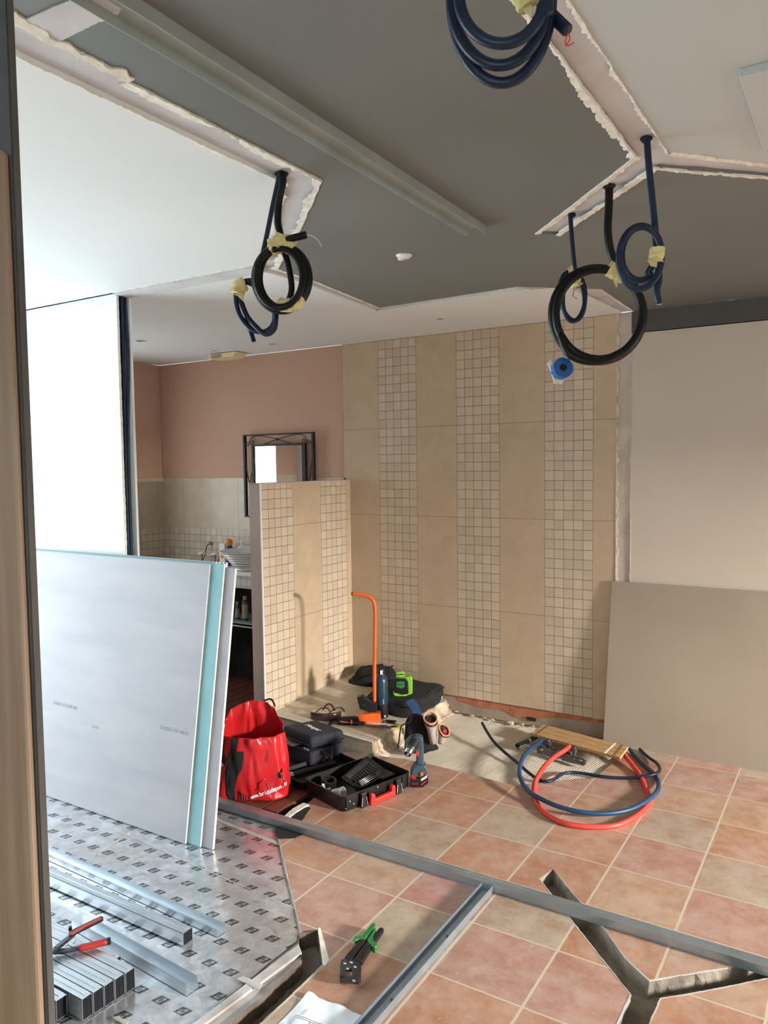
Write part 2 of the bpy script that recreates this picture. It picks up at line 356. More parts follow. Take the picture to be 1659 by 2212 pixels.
def tube(bm, pts, r, seg=10, closed=False, caps=True, flat=None):
    """sweep; r number or list; flat=(direction, factor) squashes"""
    n = len(pts); rings = []
    tan = []
    for i in range(n):
        if closed: d = pts[(i+1) % n]-pts[i-1]
        else: d = pts[min(i+1, n-1)]-pts[max(i-1, 0)]
        tan.append(d.normalized() if d.length > 1e-9 else Vector((0, 0, 1)))
    u = tan[0].orthogonal().normalized()
    for i in range(n):
        u = (u - tan[i]*u.dot(tan[i])); u = u.normalized() if u.length > 1e-6 else tan[i].orthogonal().normalized()
        v = tan[i].cross(u); rr = r[i] if isinstance(r, (list, tuple)) else r
        rings.append([bm.verts.new(pts[i]+(u*math.cos(2*PI*k/seg)+v*math.sin(2*PI*k/seg))*rr) for k in range(seg)])
    m = n if closed else n-1
    for i in range(m):
        a, b = rings[i], rings[(i+1) % n]
        for k in range(seg): bm.faces.new((a[k], a[(k+1) % seg], b[(k+1) % seg], b[k]))
    if caps and not closed:
        bm.faces.new(list(reversed(rings[0]))); bm.faces.new(rings[-1])
def cyl(bm, a, b, r, r_b=None, seg=20): tube(bm, [Vector(a), Vector(b)], [r, r if r_b is None else r_b], seg)
def corr(bm, ctrl, r, pitch=.0042, amp=.10, seg=12):
    p = catmull(ctrl, pitch/2)
    L = [0]
    for i in range(1, len(p)): L.append(L[-1]+(p[i]-p[i-1]).length)
    n = int(L[-1]/(pitch/2)); q = []; j = 0
    for k in range(n+1):
        s = k*L[-1]/n
        while j < len(p)-2 and L[j+1] < s: j += 1
        f = (s-L[j])/max(1e-9, L[j+1]-L[j]); q.append(p[j].lerp(p[j+1], f))
    tube(bm, q, [r*(1+amp*(1 if i % 2 else -1)) for i in range(len(q))], seg)
def lathe(bm, prof, seg=32, center=(0, 0, 0), mat=None):
    c = Vector(center); rings = []
    for r, z in prof:
        rings.append([bm.verts.new((mat @ Vector((r*math.cos(2*PI*k/seg), r*math.sin(2*PI*k/seg), z)) if mat else Vector((r*math.cos(2*PI*k/seg), r*math.sin(2*PI*k/seg), z)))+c) for k in range(seg)])
    for i in range(len(prof)-1):
        a, b = rings[i], rings[i+1]
        for k in range(seg): bm.faces.new((a[k], a[(k+1) % seg], b[(k+1) % seg], b[k]))
    if prof[0][0] > 1e-5: bm.faces.new(list(reversed(rings[0])))
    if prof[-1][0] > 1e-5: bm.faces.new(rings[-1])
def loft(bm, rings, cap0=True, cap1=True):
    R = [[bm.verts.new(p) for p in r] for r in rings]
    n = len(R[0])
    for a, b in zip(R, R[1:]):
        for k in range(n): bm.faces.new((a[k], a[(k+1) % n], b[(k+1) % n], b[k]))
    if cap0: bm.faces.new(list(reversed(R[0])))
    if cap1: bm.faces.new(R[-1])

def obj(name, bm, mat, parent=None, bevel=0, smooth=False, world=False, sub=0, solid=0, segs=2, autos=None):
    """link bm as one mesh. Child meshes are in the parent's local frame (or world=True to convert)."""
    bmesh.ops.remove_doubles(bm, verts=bm.verts, dist=1e-6)
    bmesh.ops.recalc_face_normals(bm, faces=bm.faces)
    me = bpy.data.meshes.new(name); bm.to_mesh(me); bm.free()
    o = bpy.data.objects.new(name, me); COL.objects.link(o); me.materials.append(M[mat] if isinstance(mat, str) else mat)
    if parent is not None:
        root = parent
        while root.parent: root = root.parent
        mw = Matrix.Translation(root.location) @ root.rotation_euler.to_matrix().to_4x4()
        if world: me.transform(mw.inverted())
        par_inv = Matrix.Identity(4)
        if parent is not root: pass
        o.parent = parent
    else:
        xs = [v.co for v in me.vertices]
        c = Vector(((min(v.x for v in xs)+max(v.x for v in xs))/2, (min(v.y for v in xs)+max(v.y for v in xs))/2, min(v.z for v in xs)))
        me.transform(Matrix.Translation(-c)); o.location = c
    if smooth:
        for p in me.polygons: p.use_smooth = True
    if autos:
        me.set_sharp_from_angle(angle=math.radians(autos))
    if solid:
        md = o.modifiers.new('solid', 'SOLIDIFY'); md.thickness = solid; md.offset = 0
    if bevel:
        md = o.modifiers.new('bevel', 'BEVEL'); md.width = bevel; md.segments = segs; md.limit_method = 'ANGLE'
    if sub:
        md = o.modifiers.new('sub', 'SUBSURF'); md.levels = sub; md.render_levels = sub
    return o
def tag(o, label, cat, group=None, kind=None):
    o['label'] = label; o['category'] = cat
    if group: o['group'] = group
    if kind: o['kind'] = kind
    return o
def thing(name, label, cat, loc=(0, 0, 0), rz=0, group=None):
    o = bpy.data.objects.new(name, None); COL.objects.link(o); o.empty_display_size = .05
    o.location = loc; o.rotation_euler = (0, 0, rz); return tag(o, label, cat, group)
def struct(name, bm, mat, parent=None, **kw):
    o = obj(name, bm, mat, parent, **kw)
    if parent is None: o['kind'] = 'structure'
    return o
def B(): return bmesh.new()
def text_bm(s, size, mat3, bm=None, ext=.0004, bold=0, space=1.0):
    """writing as mesh; mat3 = 4x4 placing text (x along, y up)"""
    cu = bpy.data.curves.new('txt', 'FONT'); cu.body = s; cu.size = size; cu.extrude = ext; cu.align_x = 'CENTER'; cu.align_y = 'CENTER'
    cu.offset = bold; cu.space_character = space
    o = bpy.data.objects.new('txt', cu); COL.objects.link(o)
    dg = bpy.context.evaluated_depsgraph_get(); me = o.evaluated_get(dg).to_mesh()
    b = bm or bmesh.new(); tmp = bmesh.new(); tmp.from_mesh(me); tmp.transform(mat3)
    m2 = bpy.data.meshes.new('t'); tmp.to_mesh(m2); tmp.free(); b.from_mesh(m2)
    bpy.data.objects.remove(o); bpy.data.curves.remove(cu); bpy.data.meshes.remove(m2)
    return b
def frame(o, x, y):
    """matrix with origin o, x axis x, y axis y"""
    x = Vector(x).normalized(); z = x.cross(Vector(y)).normalized(); y = z.cross(x)
    m = Matrix((x, y, z)).transposed().to_4x4(); m.translation = Vector(o); return m
def rag(pts, amp, step=.025, closed=True, seed=0):
    """ragged version of a plan outline"""
    out = []; n = len(pts)
    for i in range(n if closed else n-1):
        a = Vector(pts[i]); b = Vector(pts[(i+1) % n]); L = (b-a).length; k = max(1, int(L/step))
        nr = Vector((-(b-a).y, (b-a).x, 0)).normalized() if L > 0 else Vector()
        for j in range(k):
            p = a.lerp(b, j/k); w = noise.noise(Vector((p.x*16+seed, p.y*16, seed)))*amp+noise.noise(Vector((p.x*60, p.y*60+seed, 3)))*amp*.6
            out.append(p + nr*(w if 0 < j else w*.3))
    if not closed: out.append(Vector(pts[-1]))
    return out
def V3(pts, z): return [Vector((p[0], p[1], z)) for p in pts]

# ============================================================ STRUCTURE
XR, XL, YF = 3.5, -4.8, -2.0
# ---- floor
def px(*pts): return [tuple(zp(a, b)[:2]) for a, b in pts]
trenchR = px((1165, 1898), (1195, 1877), (1255, 1950), (1307, 2007), (1352, 2070), (1403, 2118), (1466, 2106), (1572, 2090), (1700, 2066), (1700, 2104), (1608, 2124), (1518, 2142), (1478, 2147), (1427, 2157), (1403, 2212), (1382, 2280), (1305, 2280), (1332, 2212), (1362, 2149), (1233, 1986))
trenchL = px((643, 2016), (686, 2008), (698, 2084), (632, 2148), (563, 2212), (490, 2285), (400, 2285), (470, 2230), (560, 2157), (620, 2103), (652, 2073))
screed = px((815, 1634), (873, 1639), (980, 1663), (1103, 1695), (1112, 1697), (1287, 1680), (1300, 1668), (1345, 1631)) 
screed = screed + [(-1.22, YB+.02), (-2.4, YB+.02), (-2.46, 4.2)]
pocket = px((600, 1812), (636, 1811), (670, 1797), (652, 1772), (672, 1746), (656, 1738), (612, 1768), (594, 1792))
# left edge of tiles: diagonal of the removed wall, then along it towards the viewer
diag = [tuple(zp(650, 2012)[:2]), tuple(zp(600, 1806)[:2])]
tile_outer = [(XR, YF), (XR, YB+.05), (-1.2, YB+.05), (-2.46, YB+.05), (-2.46, 3.76), (-2.66, 3.70)] + px((690, 1712), (668, 1733)) + \
             [tuple(zp(598, 1790)[:2])] + [diag[1], diag[0], tuple(zp(650, 2014)[:2])] + px((636, 2150), (560, 2218), (486, 2290)) + [(-1.75, 1.2), (-1.75, YF)]
# keep the trench mouth inside the tile field: move the left boundary to the trench's far rim
tile_outer = [(XR, YF), (XR, YB+.05), (-1.2, YB+.05), (-2.46, YB+.05), (-2.46, 3.76), (-2.66, 3.70)] + px((690, 1712), (668, 1733), (640, 1746), (598, 1786)) + \
             [diag[1], diag[0]] + px((686, 2008), (698, 2084), (632, 2148), (563, 2212), (486, 2290)) + [(-1.66, 1.0), (-1.66, YF)]
DEP = -.065
def slab_with_holes(bm, outer, holes, z, depth=DEP, rag_amp=.004):
    loops = [V3(outer, z)] + [rag(V3(h, z), rag_amp, .02, True, i*3.1) for i, h in enumerate(holes)]
    flat = [p for l in loops for p in l]; vs = [bm.verts.new(p) for p in flat]
    for tri in tessellate_polygon(loops):
        try: bm.faces.new([vs[i] for i in tri])
        except ValueError: pass
    return loops, vs
bm = B(); loops, vs = slab_with_holes(bm, tile_outer, [trenchR, screed[:-3]+[(-1.22, YB+.0), (-2.40, YB+.0), (-2.42, 4.2)]], 0)
fl_tile = struct('floor', bm, 'terracotta')
# walls of the trench holes (broken tile edge + concrete)
def hole_walls(name, loop, z0=0.0, z1=DEP, mat='concrete'):
    bm = B(); L = rag(V3(loop, z0), .004, .02, True, 0); n = len(L)
    mid = [p+Vector((random.uniform(-.004, .004), random.uniform(-.004, .004), (z1-z0)*.5)) for p in L]; lo = [p+Vector((random.uniform(-.006, .006), random.uniform(-.006, .006), z1-z0)) for p in L]
    R = [[bm.verts.new(p) for p in q] for q in (L, mid, lo)]
    for a, b in zip(R, R[1:]):
        for k in range(n): bm.faces.new((a[k], a[(k+1) % n], b[(k+1) % n], b[k]))
    return struct(name, bm, mat)
hole_walls('trim_1', trenchR); 
# base slab (trench bottoms)
bm = B(); box2(bm, (-5.6, YF-.2, DEP-.12), (XR+.2, YB+.3, DEP)); struct('floor', bm, 'concrete')
# fallen crumbs in trench bottoms
# left screed field under the foil, with trench cut out
bm = B(); slab_with_holes(bm, [(-1.5, YF), (-1.5, 1.2), tuple(zp(486, 2292)[:2]), tuple(zp(563, 2216)[:2]), tuple(zp(632, 2150)[:2]), tuple(zp(700, 2086)[:2]), (diag[0][0]+.08, diag[0][1]+.05), (diag[1][0]+.02, diag[1][1]), (-2.3, 2.86), (-5.3, 2.86), (-5.3, YF)], [trenchL], -.009)
struct('floor', bm, 'white_dust')
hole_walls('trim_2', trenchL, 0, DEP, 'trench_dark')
def rim_line(nm, pts, w, mat, seed):
    A = rag(V3(pts, .0008), .002, .01, False, seed); bm = B(); R = []
    for i, p in enumerate(A):
        d = (A[min(i+1, len(A)-1)]-A[max(0, i-1)]).normalized(); nr = Vector((-d.y, d.x, 0)); ww = w*(.6+.7*abs(noise.noise(p*35+Vector((seed, 0, 0)))))
        R.append([p-nr*ww*.5+Vector((0, 0, -.004)), p-nr*ww*.5, p+nr*ww*.5, p+nr*ww*.5+Vector((0, 0, -.004))])
    loft(bm, R); struct(nm, bm, mat)
rim_line('trim_101', px((1165, 1898), (1233, 1986), (1362, 2149), (1332, 2212)), .006, 'white_dust', 1)
rim_line('trim_102', px((1195, 1877), (1255, 1950), (1307, 2007), (1352, 2070), (1403, 2118), (1466, 2106), (1572, 2090)), .005, 'white_dust', 2)
rim_line('trim_103', px((1700, 2104), (1608, 2124), (1518, 2142), (1427, 2157), (1403, 2212)), .006, 'white_dust', 3)
rim_line('trim_104', px((698, 2084), (632, 2148), (563, 2212), (490, 2285)), .007, 'white_dust', 4)
rim_line('trim_105', px((600, 1806), (650, 2012)), .005, 'white_dust', 5)
bm = B(); slab_with_holes(bm, px((688, 2004), (692, 2004), (711, 2072), (703, 2086), (697, 2085), (687, 2008)), [], .0006); struct('trim_3', bm, 'plaster')
# screed in the shower zone
bm = B()
g = 40
sc = [Vector((p[0], p[1], 0)) for p in screed]
x0, x1, y0_, y1 = -2.6, -1.15, 3.65, YB+.06
vs = {}
for i in range(g+1):
    for j in range(g+1):
        x = x0+(x1-x0)*i/g; y = y0_+(y1-y0_)*j/g
        vs[i, j] = bm.verts.new((x, y, -.014+noise.noise(Vector((x*9, y*9, 0)))*.006+(noise.noise(Vector((x*30, y*30, 1)))*.008 if y > 4.45 else 0)))
for i in range(g):
    for j in range(g): bm.faces.new((vs[i, j], vs[i+1, j], vs[i+1, j+1], vs[i, j+1]))
struct('floor', bm, 'screed', smooth=True)
# bathroom plank floor
bm = B()
pl = px((598, 1786), (640, 1746), (668, 1733), (690, 1712))
x = -5.2
k = 0
PLX = [-5.3+i*.098 for i in range(30)]
for xa in PLX:
    xb = xa+.092
    y_start = 2.81
    if xb > -2.42: continue
    # clip right boundary
    yend = YB
    if xa > -3.2: yend = 3.76
    if xb > -2.56: y_start, yend = 2.9, 3.72
    box2(bm, (xa, y_start, -.02), (xb, yend, -.001))
struct('floor', bm, 'planks', bevel=.002)
bm = B(); slab_with_holes(bm, px((733, 1622), (806, 1630), (846, 1638), (790, 1652), (700, 1668), (690, 1650)), [], .0015); struct('floor', bm, 'floor_mosaic')
# broken pocket in the tiles by the long track, its shade a flat dark sheet
bm = B()
pk = rag(V3(pocket, .0012), .006, .015, True, 5)
poly(bm, pk); struct('trim_4', bm, 'shade_and_dark')
bm = B(); e1 = px((612, 1768), (634, 1748), (656, 1737), (668, 1741), (656, 1746), (640, 1756), (622, 1770))
prism_vec(bm, rag(V3(e1, .001), .005, .012, True, 2), (0, 0, .006)); struct('trim_5', bm, 'plaster')

# ---- ceiling
def cpoly(name, pts, mat, seed, amp=.006):
    bm = B(); prism_vec(bm, rag(V3(pts, HC), amp, .03, True, seed), (0, 0, .014)); return struct(name, bm, mat)
bm = B(); box2(bm, (-5.6, YF-.2, HC+.012), (XR+.2, YB+.3, HC+.14)); struct('ceiling', bm, 'board_white')
grey_pts = [(-1.458, YF), (-1.458, 2.0), (-2.275, 2.765), (-2.275, 3.05), (-2.36, 3.77), (-1.52, 3.735), (-1.175, 4.04), (-1.184, YB), (XR, YB), (XR, 3.07), (.03, 3.07),
            (-.55, 2.49), (-1.035, 2.994), (-1.111, 2.92), (-.592, 2.36), (-.585, YF)]
cpoly('ceiling', grey_pts, 'ceil_grey', 1)
cpoly('ceiling', [(-1.57, YF), (-1.57, 1.945), (-2.25, 2.655), (-5.3, 2.655), (-5.3, YF)], 'ceil_white', 2, .003)
cpoly('ceiling', [(-.503, YF), (-.503, 2.40), (.0, 2.965), (XR, 2.965), (XR, YF)], 'ceil_dim', 3, .003)
cpoly('ceiling', [(-5.24, 2.76), (-2.36, 2.76), (-2.345, 3.05), (-2.43, 3.845), (-1.55, 3.805), (-1.31, 3.92), (-1.26, YB), (-5.24, YB)], 'ceil_white', 4, .003)
tn = [6]
def ridge(pts, w0, w1, side=1, h=.008, seed=0, mat='plaster'):
    """ragged torn plaster lip along a plan line, hanging h below the ceiling"""
    A = rag(V3(pts, HC+.002), .003, .007, False, seed)
    n = len(A); bm = B(); R = []
    for i, p in enumerate(A):
        d = (A[min(i+1, n-1)]-A[max(0, i-1)]).normalized(); nr = Vector((-d.y, d.x, 0))*side
        w = w0+(w1-w0)*min(1, max(0, .45+1.2*noise.noise(Vector((p.x*6+seed*7, p.y*6, seed)))+.9*noise.noise(Vector((p.x*31, p.y*31, seed)))))+noise.noise(Vector((p.x*90, p.y*90, seed)))*.007
        w = max(w, .002)
        hh = h*(.6+.8*abs(noise.noise(Vector((p.x*40, p.y*40, seed+2)))))
        R.append([p, p+Vector((0, 0, -hh)), p+nr*w+Vector((0, 0, -hh*.75)), p+nr*w])
    loft(bm, R); o = struct('trim_%d' % tn[0], bm, mat); tn[0] += 1; return o
ridge([(-1.458, .6), (-1.458, 1.25)], .02, .045, -1, .012, 1)
ridge([(-1.458, 1.25), (-1.458, 2.0)], .004, .03, 1, .010, 2)
ridge([(-1.458, 2.0), (-1.80, 2.335), (-2.275, 2.765)], .015, .035, 1, .008, 3)
ridge([(-1.57, .6), (-1.57, 1.945)], .001, .018, 1, .007, 4)
ridge([(-1.57, 1.945), (-2.25, 2.655)], .008, .02, -1, .006, 5)
ridge([(-2.25, 2.655), (-3.26, 2.655)], .004, .012, 1, .006, 6)
ridge([(-.585, .8), (-.585, 2.36)], .008, .026, 1, .012, 7)
ridge([(-.503, .8), (-.503, 2.40)], .003, .010, 1, .008, 8)
ridge([(-.592, 2.36), (-1.111, 2.92)], .016, .03, -1, .008, 9)
ridge([(-.55, 2.49), (-1.035, 2.994)], .014, .026, 1, .008, 10)
ridge([(-.55, 2.49), (.03, 3.07), (1.2, 3.07)], .012, .02, 1, .008, 11)
ridge([(-.503, 2.40), (.0, 2.965), (1.2, 2.965)], .010, .02, -1, .008, 12)
ridge([(-2.275, 2.79), (-2.275, 3.05), (-2.36, 3.77)], .008, .016, 1, .006, 13)
ridge([(-2.36, 3.77), (-1.52, 3.735), (-1.175, 4.04), (-1.184, YB)], .006, .014, 1, .006, 14)
ridge([(-2.43, 3.845), (-1.55, 3.805), (-1.31, 3.92), (-1.26, YB)], .002, .010, -1, .004, 15)
# cross scar at the near left
bm = B(); prism_vec(bm, rag(V3([(-1.475, .972), (-1.24, .985), (-1.24, 1.055), (-1.475, 1.062)], HC-.003), .003, .02, True, 4), (0, 0, .003)); struct('trim_%d' % tn[0], bm, 'board_white'); tn[0] += 1
ridge([(-1.475, 1.052), (-1.25, 1.052)], .004, .010, 1, .006, 16)
# access plate in the right white ceiling
bm = B(); box2(bm, (-.262, 1.975, HC-.022), (.25, 2.52, HC)); tag(obj('access_panel', bm, 'ceil_dim', bevel=.002), 'white flat access panel set on the white ceiling at the right edge of the photo', 'ceiling panel')

# ---- back wall
yb = YB
bm = B(); box2(bm, (-3.302, yb, .115), (-1.286, yb+.06, HC)); struct('wall_back', bm, 'tile_back')
bm = B(); box2(bm, (-2.5, yb+.012, -.03), (-1.2, yb+.06, .115)); struct('wall_back', bm, 'cement')
bm = B(); prism_vec(bm, rag([Vector((x, z, 0)) for x, z in ((-2.38, .114), (-2.38, .085), (-2.2, .06), (-2.05, .07), (-1.95, .035), (-1.8, .05), (-1.7, .07), (-1.5, .085), (-1.3, .09), (-1.3, .114))], .008, .02), (0, 0, .004))
for v in bm.verts: v.co = Vector((v.co.x, yb+.0125-v.co.z, v.co.y))
struct('trim_%d' % tn[0], bm, 'brick'); tn[0] += 1
bm = B(); box2(bm, (-1.288, yb+.004, -.02), (-1.198, yb+.06, HC)); struct('trim_%d' % tn[0], bm, 'plaster_grey'); tn[0] += 1
# torn edges beside the scar
def vridge(x, w, seed, side, z0=.9):
    bm = B(); R = []
    for i in range(260):
        z = z0+(HC-z0)*i/259; ww = w*(.45+.8*noise.noise(Vector((seed, z*14, 0)))+.7*noise.noise(Vector((seed, z*60, 0))))
        d = .003+.006*abs(noise.noise(Vector((seed+4, z*30, 2))))
        R.append([Vector((x, yb+.006, z)), Vector((x, yb-d, z)), Vector((x+side*ww, yb-d*.6, z)), Vector((x+side*ww, yb+.006, z))])
    loft(bm, R); struct('trim_%d' % tn[0], bm, 'scar_edge'); tn[0] += 1
vridge(-1.286, .022, 1, 1, .2); vridge(-1.198, .009, 5, -1, .2)
bm = B(); box2(bm, (-1.198, yb, -.02), (XR+.05, yb+.06, 2.495)); struct('wall_back', bm, 'wall_white')
bm = B(); prism_vec(bm, rag(V3([(-1.198, 2.495), (XR, 2.495), (XR, HC), (-1.198, HC)], 0), .003, .03, True, 9), (0, 0, .0015))
for v in bm.verts: v.co = Vector((v.co.x, yb-v.co.z, v.co.y))
struct('wall_back', bm, 'band')
bm = B(); box2(bm, (-1.198, yb+.0, 2.49), (XR+.05, yb+.06, HC)); struct('wall_back', bm, 'band')
bm = B(); box2(bm, (-5.3, yb+.01, 1.637), (-3.302, yb+.06, HC)); struct('wall_back', bm, 'pink')
bm = B(); box2(bm, (-5.3, yb, -.02), (-3.29, yb+.06, 1.637)); struct('wall_back', bm, 'tile_bath')
# ---- bathroom left wall with window
wy0, wy1, wz0, wz1 = 3.15, 4.1, 1.0, 2.1
def wall_with_window(name, x, xo, ya, yb_, y0, y1, z0, z1, zlo, zhi, mat):
    bm = B()
    for a, b, c, d in ((ya, y0, zlo, zhi), (y1, yb_, zlo, zhi), (y0, y1, zlo, z0), (y0, y1, z1, zhi)):
        if b > a and d > c: box2(bm, (x, a, c), (xo, b, d))
    return struct(name, bm, mat)
wall_with_window('wall_left', -5.25, -5.45, 2.76, yb, wy0, wy1, wz0, wz1, 1.637, HC, 'pink')
bm = B()
box2(bm, (-5.24, 2.76, -.02), (-5.44, wy0, 1.637)); box2(bm, (-5.24, wy1, -.02), (-5.44, yb, 1.637)); box2(bm, (-5.24, wy0, -.02), (-5.44, wy1, wz0))
struct('wall_left', bm, 'tile_bath')
wcount = [0]
def window(x, y0, y1, z0, z1, nx, axis='x', mull=1, pane=True):
    wcount[0] += 1
    e = bpy.data.objects.new('window_%d' % wcount[0], None); COL.objects.link(e); e['kind'] = 'structure'
    e.location = (x, (y0+y1)/2, z0) if axis == 'x' else ((y0+y1)/2, x, z0)
    fr = B(); gl = B(); w = .06
    def bb(bm, a, b, c, d, t0=-.03, t1=.03):
        if axis == 'x': box2(bm, (x+t0, a, c), (x+t1, b, d))
        else: box2(bm, (a, x+t0, c), (b, x+t1, d))
    bb(fr, y0, y1, z0, z0+w); bb(fr, y0, y1, z1-w, z1); bb(fr, y0, y0+w, z0, z1); bb(fr, y1-w, y1, z0, z1)
    for k in range(mull): m_ = y0+(y1-y0)*(k+1)/(mull+1); bb(fr, m_-w/2, m_+w/2, z0, z1)
    bb(gl, y0, y1, z0, z1, -.003, .003)
    obj('window_frame', fr, 'white', e, world=True)
    if pane: obj('pane', gl, 'glass', e, world=True)
window(-5.36, wy0, wy1, wz0, wz1, 1, mull=0)
# ---- wall between bathroom and front room (cut open, cavity visible at its end)
WX = -3.262
bm = B(); box2(bm, (-5.3, 2.675, -.02), (WX, 2.688, HC)); struct('wall_middle', bm, 'wall_bright')
bm = B(); box2(bm, (-5.3, 2.748, -.02), (WX+.012, 2.761, HC)); struct('wall_middle', bm, 'wall_bright')
bm = B(); box2(bm, (WX-.12, 2.6885, -.02), (WX-.05, 2.7475, HC)); struct('trim_%d' % tn[0], bm, 'shade_and_dark'); tn[0] += 1  # dark backing block, the cavity's shade put into its colour
bm = B(); R = []
for i in range(120):
    z = .9+(HC-.9)*i/119; ww = .006*abs(noise.noise(Vector((2, z*22, 0))))+.001
    R.append([Vector((WX-.002, 2.674, z)), Vector((WX+ww, 2.674, z)), Vector((WX+ww, 2.689, z)), Vector((WX-.002, 2.689, z))])
loft(bm, R); struct('trim_%d' % tn[0], bm, 'pb_edge'); tn[0] += 1
# torn board edge that shows above the opening
bm = B(); box2(bm, (WX, 2.664, HC-.010), (-2.33, 2.757, HC+.011)); struct('trim_%d' % tn[0], bm, 'board_white'); tn[0] += 1
# ---- half wall
HX = -3.25; HY0 = 3.742; HZ = 1.617
bm = B(); box2(bm, (HX-.012, HY0, -.02), (HX, yb, HZ)); struct('wall_partition', bm, 'tile_half')
bm = B(); box2(bm, (HX-.09, HY0-.008, -.02), (HX-.012, yb, HZ-.004)); struct('wall_partition', bm, 'pink_grey' if 'pink_grey' in M else 'wall_white')
M['half_end'] = pm('pinkish_render', sr(206, 190, 182), sr(196, 180, 172), 3, .85, 0, .15, 40)
bm = B(); box2(bm, (HX-.092, HY0-.012, -.02), (HX-.004, HY0-.0085, HZ)); struct('trim_%d' % tn[0], bm, 'half_end'); tn[0] += 1
bm = B(); box2(bm, (HX-.006, HY0-.013, -.02), (HX+.002, HY0+.001, HZ+.001)); struct('trim_%d' % tn[0], bm, 'white'); tn[0] += 1
bm = B(); box2(bm, (HX-.094, HY0-.012, HZ-.004), (HX+.001, yb, HZ+.006)); struct('trim_%d' % tn[0], bm, 'half_end', bevel=.002); tn[0] += 1
# ---- outer walls out of view, with openings set for the daylight; front window is added
wall_with_window('wall_left', XL, XL-.2, YF, 2.675, .25, 2.4, .05, 2.4, -.02, HC, 'wall_bright'); window(XL-.1, .25, 2.4, .05, 2.4, 2)
wall_with_window('wall_right', XR, XR+.2, YF, yb+.05, 2.1, 4.6, .8, 1.76, -.02, HC, 'wall_white'); window(XR+.1, 2.1, 4.6, .8, 1.76, 2, mull=0, pane=False)  # unseen opening, sized so its lintel cuts the light; pane left out
bm = B()
for a, b, c, d in ((-5.2, -.5, 0, HC), (2.3, XR+.2, 0, HC), (-.5, 2.3, 0, .5), (-.5, 2.3, 2.4, HC)): box2(bm, (a, YF, c), (b, YF-.2, d))
struct('wall_front', bm, 'wall_white'); window(YF-.1, -.5, 2.3, .5, 2.4, 2, 'y')  # front window is unseen, added to carry the fill lamp
bm = B(); box2(bm, (-5.5, 2.69, -.02), (-5.3, 2.76, HC)); struct('wall_left', bm, 'wall_bright')

# ---- shower platform (broken step)
bm = B()
PF = [(HX+.001, 3.775, .125), (-2.455, 3.775, .08), (-2.44, 4.2, .08), (-2.435, yb, .082), (HX+.001, yb, .17)]
edge_pts = []
top = [Vector(p) for p in PF]
rt_edge = []
for i in range(90):
    f = i/89; y = 3.775+(yb-3.775)*f
    rt_edge.append(Vector((-2.455+(noise.noise(Vector((y*9, 0, 1)))*.020+noise.noise(Vector((y*40, 0, 1)))*.010)*min(1, i/6), y, .080)))
ring_top = [top[0], Vector((-2.86, 3.775, .104))] + rt_edge + [Vector((-2.84, yb, .125)), top[4]]
bot = [Vector((p.x, p.y, -.02)) for p in ring_top]
for i, p in enumerate(bot):
    if p.x > -2.6: p.x += .03+.02*noise.noise(p*20)
a = [bm.verts.new(p) for p in ring_top]; bm.faces.new(a)
struct_top = bm
struct('floor', bm, 'platform_tile')
bm = B(); fy = 3.775
prism_vec(bm, [Vector((HX+.001, fy, -.01)), Vector((-2.458, fy, -.01)), Vector((-2.458, fy, .0795)), Vector((-2.86, fy, .1035)), Vector((HX+.001, fy, .1245))], (0, .012, 0)); struct('trim_%d' % tn[0], bm, 'vanity_tile' if 0 else 'platform_tile'); tn[0] += 1
bm = B(); n = len(rt_edge); R = []
for i, p in enumerate(rt_edge):
    def q(dx, z): return Vector((p.x+dx+noise.noise(Vector((p.y*18, z*25, 1)))*.016+noise.noise(Vector((p.y*55, z*60, 2)))*.010, p.y+noise.noise(Vector((p.y*50, z*50, 7)))*.004, z+noise.noise(Vector((p.y*45, z*45, 9)))*.004))
    R.append([Vector((p.x-.02, p.y, .0765)), Vector((p.x+.002, p.y, .0790)), Vector((p.x+.005, p.y, .0775))]+[q(.006+.028*k/11+(.022 if k > 8 else 0)*(k-8)/3, .070-.078*k/11) for k in range(12)]+[Vector((p.x+.055, p.y, -.02)), Vector((p.x-.02, p.y, -.02))])
loft(bm, R); struct('trim_%d' % tn[0], bm, 'rubble', smooth=True); tn[0] += 1
# white metal nosing of the front edge
bm = B(); tube(bm, [Vector((HX+.01, fy-.002, .126)), Vector((-2.86, fy-.002, .105)), Vector((-2.455, fy-.002, .081))], .004, 6); struct('trim_%d' % tn[0], bm, 'white'); tn[0] += 1

# ============================================================ foil underlay
bm = B()
fo = [(-5.2, 2.74), (-2.36, 2.76), (diag[1][0]-.01, diag[1][1]-.01), (diag[0][0]-.015, diag[0][1])] + px((640, 2031), (560, 2096), (455, 2180), (350, 2265)) + [(-2.05, 1.2), (-2.2, .3), (-5.2, .3)]
poly(bm, rag(V3(fo, -.0045), .004, .03, True, 3))
foil = tag(obj('foil_underlay', bm, 'foil'), 'silvery foil underlay printed with small dark logos, covering the floor at left', 'underlay')
bm = B()
for (a, b), (c_, d_) in (((205, 1820), (560, 2010)), ((230, 1806), (640, 1967))):
    p = zp(a, b, -.004); q = zp(c_, d_, -.004); dr = (q-p).normalized(); nr = Vector((-dr.y, dr.x, 0))*.0035
tapeset = [((240, 1790), (640, 1965), .002), ((455, 1765), (610, 1826), .012), ((215, 1840), (280, 1800), .008)]
for a, b, w in tapeset:
    p = zp(*a, -.0038); q = zp(*b, -.0038); dr = (q-p).normalized(); nr = Vector((-dr.y, dr.x, 0))*w
    prism_vec(bm, [p-nr, q-nr, q+nr, p+nr], (0, 0, .0008))
obj('tape_strip', bm, 'white', foil, world=True) if False else None
for a, b, w in ([] if True else []): pass
bm.free()
